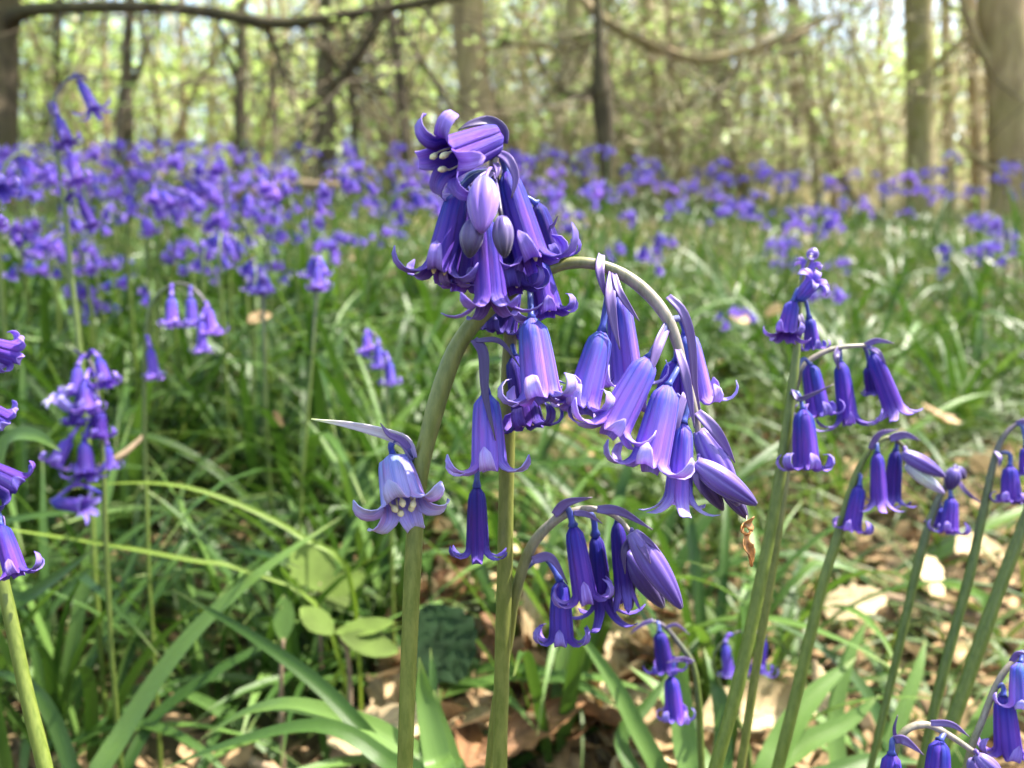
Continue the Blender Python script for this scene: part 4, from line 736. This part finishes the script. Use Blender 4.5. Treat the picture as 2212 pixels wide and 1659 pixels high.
hand_tuft('tall green leaves standing beside the low deep blue bluebell', [([(1500, 1740, .29), (1478, 1600, .295), (1470, 1480, .30), (1480, 1380, .30)], 56, BLADE_L), ([(1545, 1740, .29), (1560, 1600, .295), (1545, 1480, .30), (1520, 1400, .31)], 42, BLADE), ([(1450, 1740, .30), (1370, 1560, .31), (1310, 1450, .32), (1230, 1340, .33)], 40, BLADE_L), ([(1400, 1740, .30), (1340, 1600, .31), (1400, 1520, .32), (1450, 1450, .33)], 34, BLADE)])
hand_tuft('green strap leaves crossing between the low right stems', [([(1960, 1740, .34), (1900, 1560, .35), (1840, 1460, .36), (1740, 1380, .37), (1640, 1330, .37)], 34, BLADE), ([(1880, 1740, .34), (1940, 1560, .35), (1980, 1450, .36), (2000, 1380, .37)], 36, BLADE_L), ([(1830, 1740, .34), (1800, 1560, .35), (1830, 1420, .36), (1880, 1330, .37)], 44, BLADE_L)])
hand_tuft('pale strap leaf bowing over at the left edge', [([(-60, 1300, .30), (-20, 1050, .30), (20, 950, .30), (80, 942, .295), (132, 975, .29)], 44, BLADE_L), ([(-40, 1300, .29), (40, 1300, .285), (120, 1250, .28), (210, 1180, .275)], 40, BLADE)])
# the rest of the leaves beyond: one mass
mb = MB()
for i in range(4200):
    Zt = 1.0 + 6.0 * random.random() ** 1.3; dx = random.uniform(-300, 2500); x, y = spot(dx, Zt)
    if dx > 1500 and Zt < 1.6 and random.random() < .5: continue
    mb.add(*leaf_blade((x, y, gz(x, y) - .01), random.uniform(0, 6.28), random.uniform(.14, .27), random.uniform(8, 50), random.uniform(.5, 1.8), random.uniform(.009, .014), n=7))
tag(link('bluebell_leaves', mb.me('bluebell_leaves', BLADE)), 'mass of green strap leaves under the far bluebells', kind='stuff')
# grass, mostly at right
mb = MB()
for i in range(11000):
    Zt = .40 + 2.6 * random.random() ** 1.2; dx = random.uniform(1480, 2600) if random.random() < .62 else random.uniform(-300, 1500)
    if dx > 1700 and Zt < .85 and random.random() < .7: continue
    q_ = 0; x, y = spot(dx, Zt)
    ln = random.uniform(15, 60); mb.add(*leaf_blade((x, y, gz(x, y) - .004), random.uniform(0, 6.28) if random.random() < .4 else random.gauss(3.3, .8), random.uniform(.06, .2) * (1 if Zt > .6 else .6), ln, random.uniform(.6, 2.0), random.uniform(.002, .0045), n=6, nu=2))
tag(link('grass', mb.me('grass', GRASS)), 'fine arching grass between the bluebells and on the right bank', kind='stuff')

# ------------------------------------------------------------------ other leafy plants
def oval(L, w, cup=.12, serr=0.0, n=12, pleat=0.0):
    V = []; U = []; Fs = []; nu = 9 if pleat else 5
    for i in range(n):
        f = i / (n - 1); ww = w / 2 * math.sin(math.pi * (f * .96 + .02)) ** .75 * (1 + (serr if i % 2 else -serr))
        for k in range(nu):
            u = -1 + 2 * k / (nu - 1); V.append(Vector((f * L, u * ww, cup * L * (.6 * abs(u) ** 1.5 * .3 - f * f * .5) + pleat * math.sin((f * 9 - abs(u) * 2.5) * math.pi)))); U.append((k / (nu - 1), f))
    for i in range(n - 1):
        for k in range(nu - 1): Fs.append((i * nu + k, i * nu + k + 1, (i + 1) * nu + k + 1, (i + 1) * nu + k))
    return V, Fs, U
def sprig(label, base, stem, leaves, mat, cat='seedling', name='bramble_sprig'):
    b = P(*base); g = Vector((b.x, b.y, gz(b.x, b.y))); root = empty(name, g, label, cat)
    q = spline([tuple(Vector((0, 0, -.005)))] + [tuple(P(*p) - g) for p in stem], 14); t_ = tube(q, taper(.0016, .0009, 14), 6); child('stem', mesh('stem', t_[0], t_[1], TWIG, t_[2]), root)
    for (x0, y0, x1, y1, Zl, w, serr, pl, roll) in leaves:
        a, e = P(x0, y0, Zl), P(x1, y1, Zl + .004); L = (e - a).length; xa = (e - a).normalized(); n_ = (-FWD * .55 + UP * .8); n_ = (n_ - n_.dot(xa) * xa).normalized(); ya = n_.cross(xa)
        m3 = Matrix((xa, ya, n_)).transposed() @ Matrix.Rotation(roll, 3, 'X'); V, Fs, U = oval(L, w * Zl / F, serr=serr, pleat=pl); child('leaf', mesh('leaf', xf(V, m3, a - g), Fs, mat, U), root)
sprig('seedling with yellowish oval leaves left of the arching stem', (745, 1480, .34), [(755, 1460, .345), (735, 1370, .34)], [(735, 1375, 862, 1405, .335, 60, 0.02, 0, .1), (725, 1368, 850, 1340, .34, 52, 0.02, 0, -.1), (720, 1370, 650, 1310, .34, 58, .02, 0, .1)], OVAL)
sprig('seedling with lobed pale green leaf behind the hanging pale bell', (690, 1400, .42), [(690, 1330, .42), (690, 1260, .41)], [(700, 1275, 650, 1160, .41, 110, .10, 0, .3), (700, 1280, 790, 1240, .41, 70, .10, 0, 0), (690, 1285, 760, 1300, .42, 60, .08, 0, 0)], OVAL)
sprig('dark pleated toothed leaf between the two foreground stems', (930, 1560, .36), [(940, 1480, .36), (920, 1330, .355)], [(915, 1310, 1000, 1470, .35, 165, .09, .0022, .2)], NETT, 'leaf plant')
sprig('pale bud like shoot on a brown stalk, left of the arching stem', (605, 1560, .36), [(607, 1500, .36), (612, 1380, .36)], [(612, 1385, 614, 1285, .36, 46, 0, 0, .2), (610, 1380, 605, 1300, .365, 30, 0, 0, -.4)], BLADE_L, 'seedling', 'tree_seedling')

# ------------------------------------------------------------------ dead leaves
def dead_leaf(L, w, curl, lobes, seed):
    rd = random.Random(seed); V = []; U = []; Fs = []; n = 13; nu = 5; tw_ = rd.uniform(-.5, .5); a1, a2 = rd.uniform(-1, 1) * curl, rd.uniform(.3, 1) * curl
    for i in range(n):
        f = i / (n - 1); ww = w / 2 * (math.sin(math.pi * (f ** .8 * .95 + .02)) ** .6) * (1 + lobes * math.cos(f * 5 * 2 * math.pi)) * rd.uniform(.92, 1.08)
        for k in range(nu):
            u = -1 + 2 * k / (nu - 1); th = u * a2 * (.4 + f); y = ww * math.sin(th) / (abs(a2) * (.4 + f) + 1e-3) if abs(a2) > .05 else u * ww
            z = .3 * ww * a2 * u * u + L * .25 * a1 * (f - .5) ** 2 + rd.gauss(0, .02) * w; V.append(Vector(((f - .5) * L, u * ww * (1 - .25 * abs(a2) * u * u) + tw_ * z, z + tw_ * u * ww * (f - .5)))); U.append((k / (nu - 1), f))
    for i in range(n - 1):
        for k in range(nu - 1): Fs.append((i * nu + k, i * nu + k + 1, (i + 1) * nu + k + 1, (i + 1) * nu + k))
    return V, Fs, U
DL = []
for k in range(9):
    V, Fs, U = dead_leaf(random.uniform(.045, .07), random.uniform(.026, .040), 1.5, .16 if k % 3 != 2 else .02, 40 + k); DL.append(mesh('dead_leaf', V, Fs, DEAD[(0, 1, 0, 1, 2, 0, 1, 2, 1)[k]], U))
DLL = ['tan curled dead leaf on the ground', 'pale beige dead leaf on the ground', 'brown crumpled dead leaf on the ground']
def put_dead(k, loc, rot, s=1.0, label=None):
    o = link('dead_leaf', DL[k]); o.location = loc; o.rotation_euler = rot; o.scale = (s,) * 3
    mi = DEAD.index(DL[k].materials[0]); tag(o, label or DLL[mi], 'dead leaf', None if label else 'dead leaves on the ground'); return o
for i in range(286):
    Zt = .36 + 0.75 * random.random() ** 1.2; dx = random.uniform(1560, 2450) if random.random() < .78 else random.uniform(850, 1500)
    if dx < 1500: Zt = .35 + .25 * (Zt - .36); x, y = spot(dx, Zt)
    k_ = random.randrange(9); o = put_dead(k_, (x, y, gz(x, y) + random.uniform(.006, .028)), (random.gauss(.12, .5), random.gauss(0, .5), random.uniform(0, 6.28)), random.uniform(.7, 1.35)); o['label'] = o['label'].replace(' on the ground', '') + ', ' + ' '.join(where(dx, Zt)[::-1])
def face_dead(k, x, y, Z, rz, tilt, s, label): put_dead(k, P(x, y, Z), (tilt, random.uniform(-.3, .3), rz), s, label)
face_dead(1, 1772, 1478, .37, 1.2, .9, .62, 'yellowish dry leaf lying between the thick right stems')
face_dead(0, 598, 905, .46, 2.2, 1.25, .34, 'small tan dry leaf caught on green leaves left of centre')
face_dead(2, 562, 684, .62, .9, .9, .36, 'tan dry leaf lying on leaves below a small bluebell head')
face_dead(3, 830, 1565, .35, .3, .7, .75, 'cream dry leaf on the ground left of the arching stem foot')
face_dead(6, 2130, 1200, .55, .4, .45, .95, 'large sunlit cream leaf behind the right edge stems')
face_dead(1, 2140, 1010, .62, 1.4, .6, 1.1, 'sunlit beige leaf near the right edge hook')
face_dead(0, 2060, 1400, .50, .9, .7, 1.2, 'tan sunlit leaf behind the slanting green stem')
face_dead(3, 1935, 1390, .50, 2.0, .7, .8, 'pale leaf with dark middle between right stems')
face_dead(0, 1600, 690, .85, .6, .5, .65, 'pinkish tan leaf on the right bank beside the big arch')
face_dead(8, 1680, 670, .85, 1.9, .6, .7, 'pale pinkish leaf on the right bank left of the loose blue head')
face_dead(4, 1150, 1570, .37, .4, .7, .85, 'brown crumpled leaf behind the straight stem foot')
face_dead(7, 1010, 1600, .37, 1.6, .6, .8, 'dark brown leaf right of the bright leaf pair')
face_dead(4, 1310, 1560, .38, 2.3, .9, .85, 'russet curled leaf below the low violet bells')
face_dead(1, 1930, 1080, .60, 2.6, .5, .9, 'pale dry leaf behind the two jutting buds')
face_dead(0, 2030, 900, .72, .5, .4, 1.0, 'tan dry leaf in the grass above the short ruffled bell')
face_dead(3, 2000, 1240, .52, 1.1, .6, .9, 'cream curled leaf left of the slanting green stem')
face_dead(1, 1850, 1300, .48, .2, .5, .8, 'beige leaf between the thick right stems, upper one')
face_dead(6, 1640, 1540, .38, .1, .6, .9, 'cream leaf with a straight rib behind the green stem')
mb = MB()
for i in range(5200):                      # crumbs and broken bits of old leaves
    Zt = .34 + 1.1 * random.random() ** 1.4; dx = random.uniform(-200, 2450) if random.random() < .5 else random.uniform(1450, 2450); x, y = spot(dx, Zt); r = random.uniform(.003, .011); n_ = random.randrange(4, 7); a0 = random.uniform(0, 6.28); tx, ty = random.gauss(0, .5), random.gauss(0, .5); zc = gz(x, y) + random.uniform(.001, .009)
    mb.add([(x + r * rr * math.cos(a0 + k * 6.283 / n_), y + .8 * r * rr * math.sin(a0 + k * 6.283 / n_), zc + r * (tx * math.cos(a0 + k * 6.283 / n_) + ty * math.sin(a0 + k * 6.283 / n_))) for k in range(n_) for rr in (random.uniform(.6, 1.2),)], [tuple(range(n_))], [(random.random(), random.random())] * n_)
LIT = plain('leaf_crumbs', (0.30, 0.20, 0.11), 0.8, 55, 0.65, 0.1, 0.2, 0.0006)
tag(link('leaf_litter', mb.me('leaf_litter', LIT)), 'broken brown bits of old leaves on the ground', kind='stuff')
for lab, pts, r in (('thin brown twig lying among green leaves at left', [(215, 1010, .40), (262, 985, .40), (312, 940, .41)], .0022), ('grey brown stick among the dry leaves at right edge', [(1880, 1280, .55), (2000, 1310, .56), (2120, 1335, .57), (2260, 1400, .57)], .004), ('thin dark twig on the ground at bottom left of centre', [(540, 1640, .36), (620, 1680, .36), (720, 1760, .36)], .0025)):
    q = spline([tuple(P(*p)) for p in pts], 12); o = link('twig', mesh('twig', *tube(q, taper(r, r * .6, 12), 7, wob=.3)[:2], TWIG)); tag(o, lab, 'twig')

# ------------------------------------------------------------------ the drift of bluebells behind
def far_plant(nf, H, seed, parts):
    random.seed(seed); root = empty('bluebell', (0, 0, -50)); side = random.uniform(0, 6.28); dv = Vector((math.cos(side), math.sin(side), 0))
    pts = [Vector((0, 0, -.01)), Vector((0, 0, H * .5)) + dv * .008, Vector((0, 0, H * .86)) + dv * .014, Vector((0, 0, H * .97)) + dv * .035, Vector((0, 0, H * .95)) + dv * .065]
    q = spline([tuple(p) for p in pts], 12); allm = MB(); stm = MB(); stm.add(*tube(q, taper(.0022, .0010, 12), 5, False)); fm = []
    for k in range(nf):
        f = .62 + .38 * k / max(1, nf - 1); i = int(f * 11); a = Vector(q[i]); an = random.uniform(0, 6.28); out_ = Vector((math.cos(an), math.sin(an), 0)) * .008 + dv * .006
        b = a + out_ + Vector((0, 0, -.002)); d = (Vector((0, 0, -1)) + out_.normalized() * random.uniform(.1, .7) + dv * .2).normalized(); L = random.uniform(.013, .016); Rw = L * random.uniform(.27, .36)
        mb = MB(); mb.add(*tube([a, (a + b) / 2 + Vector((0, 0, .003)), b], [.0007] * 3, 4, False)); m3 = frame(b, b + d * L, random.uniform(0, 1))
        for j in range(6):
            V, Fs, U = petal(L * .86, Rw, j * math.pi / 3, R_(random.uniform(130, 200)), .5, seed * 99 + k * 7 + j, ns=6 if parts else 5, nu=3 if parts else 2, inner=bool(j % 2)); mb.add(xf(V, m3, b), Fs, U)
        fm.append(mb)
    if parts:
        child('stem', stm.me('stem', STEM_D), root)
        for mb in fm: child('flower', mb.me('flower', PET['far'] if random.random() < .8 else PET['violet']), root)
        return root
    V = list(stm.V); Fs = list(stm.F); U = list(stm.U); ns = len(Fs)
    for mb in fm: n = len(V); V += mb.V; Fs += [tuple(i + n for i in f) for f in mb.F]; U += mb.U
    me = mesh('bluebell', V, Fs, [STEM_D, PET['far']], U); mi = np.ones(len(Fs), np.int32); mi[:ns] = 0; me.polygons.foreach_set('material_index', mi); bpy.data.objects.remove(root); return me
PR = [far_plant(5 + k % 4, .29 + .012 * (k % 3), 300 + k, True) for k in range(9)]
FM = [far_plant(5 + k % 4, .29 + .012 * (k % 3), 330 + k, False) for k in range(9)]
random.seed(11); pused = set()
FL = ['bluebell of the drift with few bells', 'bluebell of the drift with many bells']
def drift_pos(Z0, Z1):
    while True:
        Zt = Z0 + (Z1 - Z0) * random.random() ** 1.15; dx = random.uniform(-120, 2330)
        x, y = spot(dx, Zt); dens = sst(-.5, .3, noise.noise(Vector((x * 4.2, y * 3.2, 9)))) * ((.6 if Zt < 1.1 else .8) if dx < 900 else .8 if dx < 1250 else 1.0 if dx < 1780 else (.2 if Zt < 1.4 else .85)) * (1 if Zt > 1.15 or dx < 850 else .08)
        if random.random() < dens: return dx, Zt
for i in range(140):
    dx, Zt = drift_pos(.62, 1.35); k = random.randrange(9); x, y = spot(dx, Zt); s = random.uniform(.66, 1.0) * (1 if dx < 950 else .92); loc = (x, y, gz(x, y)); r = (random.gauss(0, .06), random.gauss(0, .06), random.uniform(0, 6.28))
    a_, b_ = where(dx, Zt); lab = FL[0 if k % 4 < 2 else 1] + ', ' + b_ + ' ' + a_
    if k in pused: copy_tree(PR[k], loc, r, s, lab, 'bluebells of the drift behind')
    else: pused.add(k); o = PR[k]; o.location = loc; o.rotation_euler = r; o.scale = (s,) * 3; tag(o, lab, 'bluebell', 'bluebells of the drift behind')
for i in range(95):
    dx, Zt = drift_pos(1.35, 2.4); x, y = spot(dx, Zt); o = link('bluebell', FM[random.randrange(9)]); o.location = (x, y, gz(x, y)); o.rotation_euler = (random.gauss(0, .06), random.gauss(0, .06), random.uniform(0, 6.28)); o.scale = (random.uniform(.8, 1.08) * (1 if dx < 950 else .9),) * 3
    tag(o, 'small blurred bluebell at the back of the drift, ' + where(dx, Zt)[0], 'bluebell', 'far bluebells of the drift')
# and those too many to count, joined
def me_arr(me):
    v = np.empty(len(me.vertices) * 3, np.float32); me.vertices.foreach_get('co', v); return v.reshape(-1, 3), [tuple(p.vertices) for p in me.polygons], [p.material_index for p in me.polygons]
FA = [me_arr(m_) for m_ in FM]; AV = []; AF = []; AM = []; n = 0
for i in range(240):
    dx, Zt = drift_pos(2.2, 6.0); x, y = spot(dx, Zt); v, f, mi = FA[i % 9]; a = random.uniform(0, 6.28); s = random.uniform(.8, 1.1); ca, sa = math.cos(a) * s, math.sin(a) * s
    AV.append(np.stack([v[:, 0] * ca - v[:, 1] * sa + x, v[:, 0] * sa + v[:, 1] * ca + y, v[:, 2] * s + gz(x, y)], 1)); AF += [tuple(j + n for j in q) for q in f]; AM += mi; n += len(v)
me = mesh('bluebell_drift', np.concatenate(AV), AF, [STEM_D, PET['far']], np.tile([[.5, .6]], (n, 1))); me.polygons.foreach_set('material_index', np.array(AM, np.int32))
tag(link('bluebell_drift', me), 'blue haze of bluebells too far to count', kind='stuff')
bpy.context.view_layer.update()
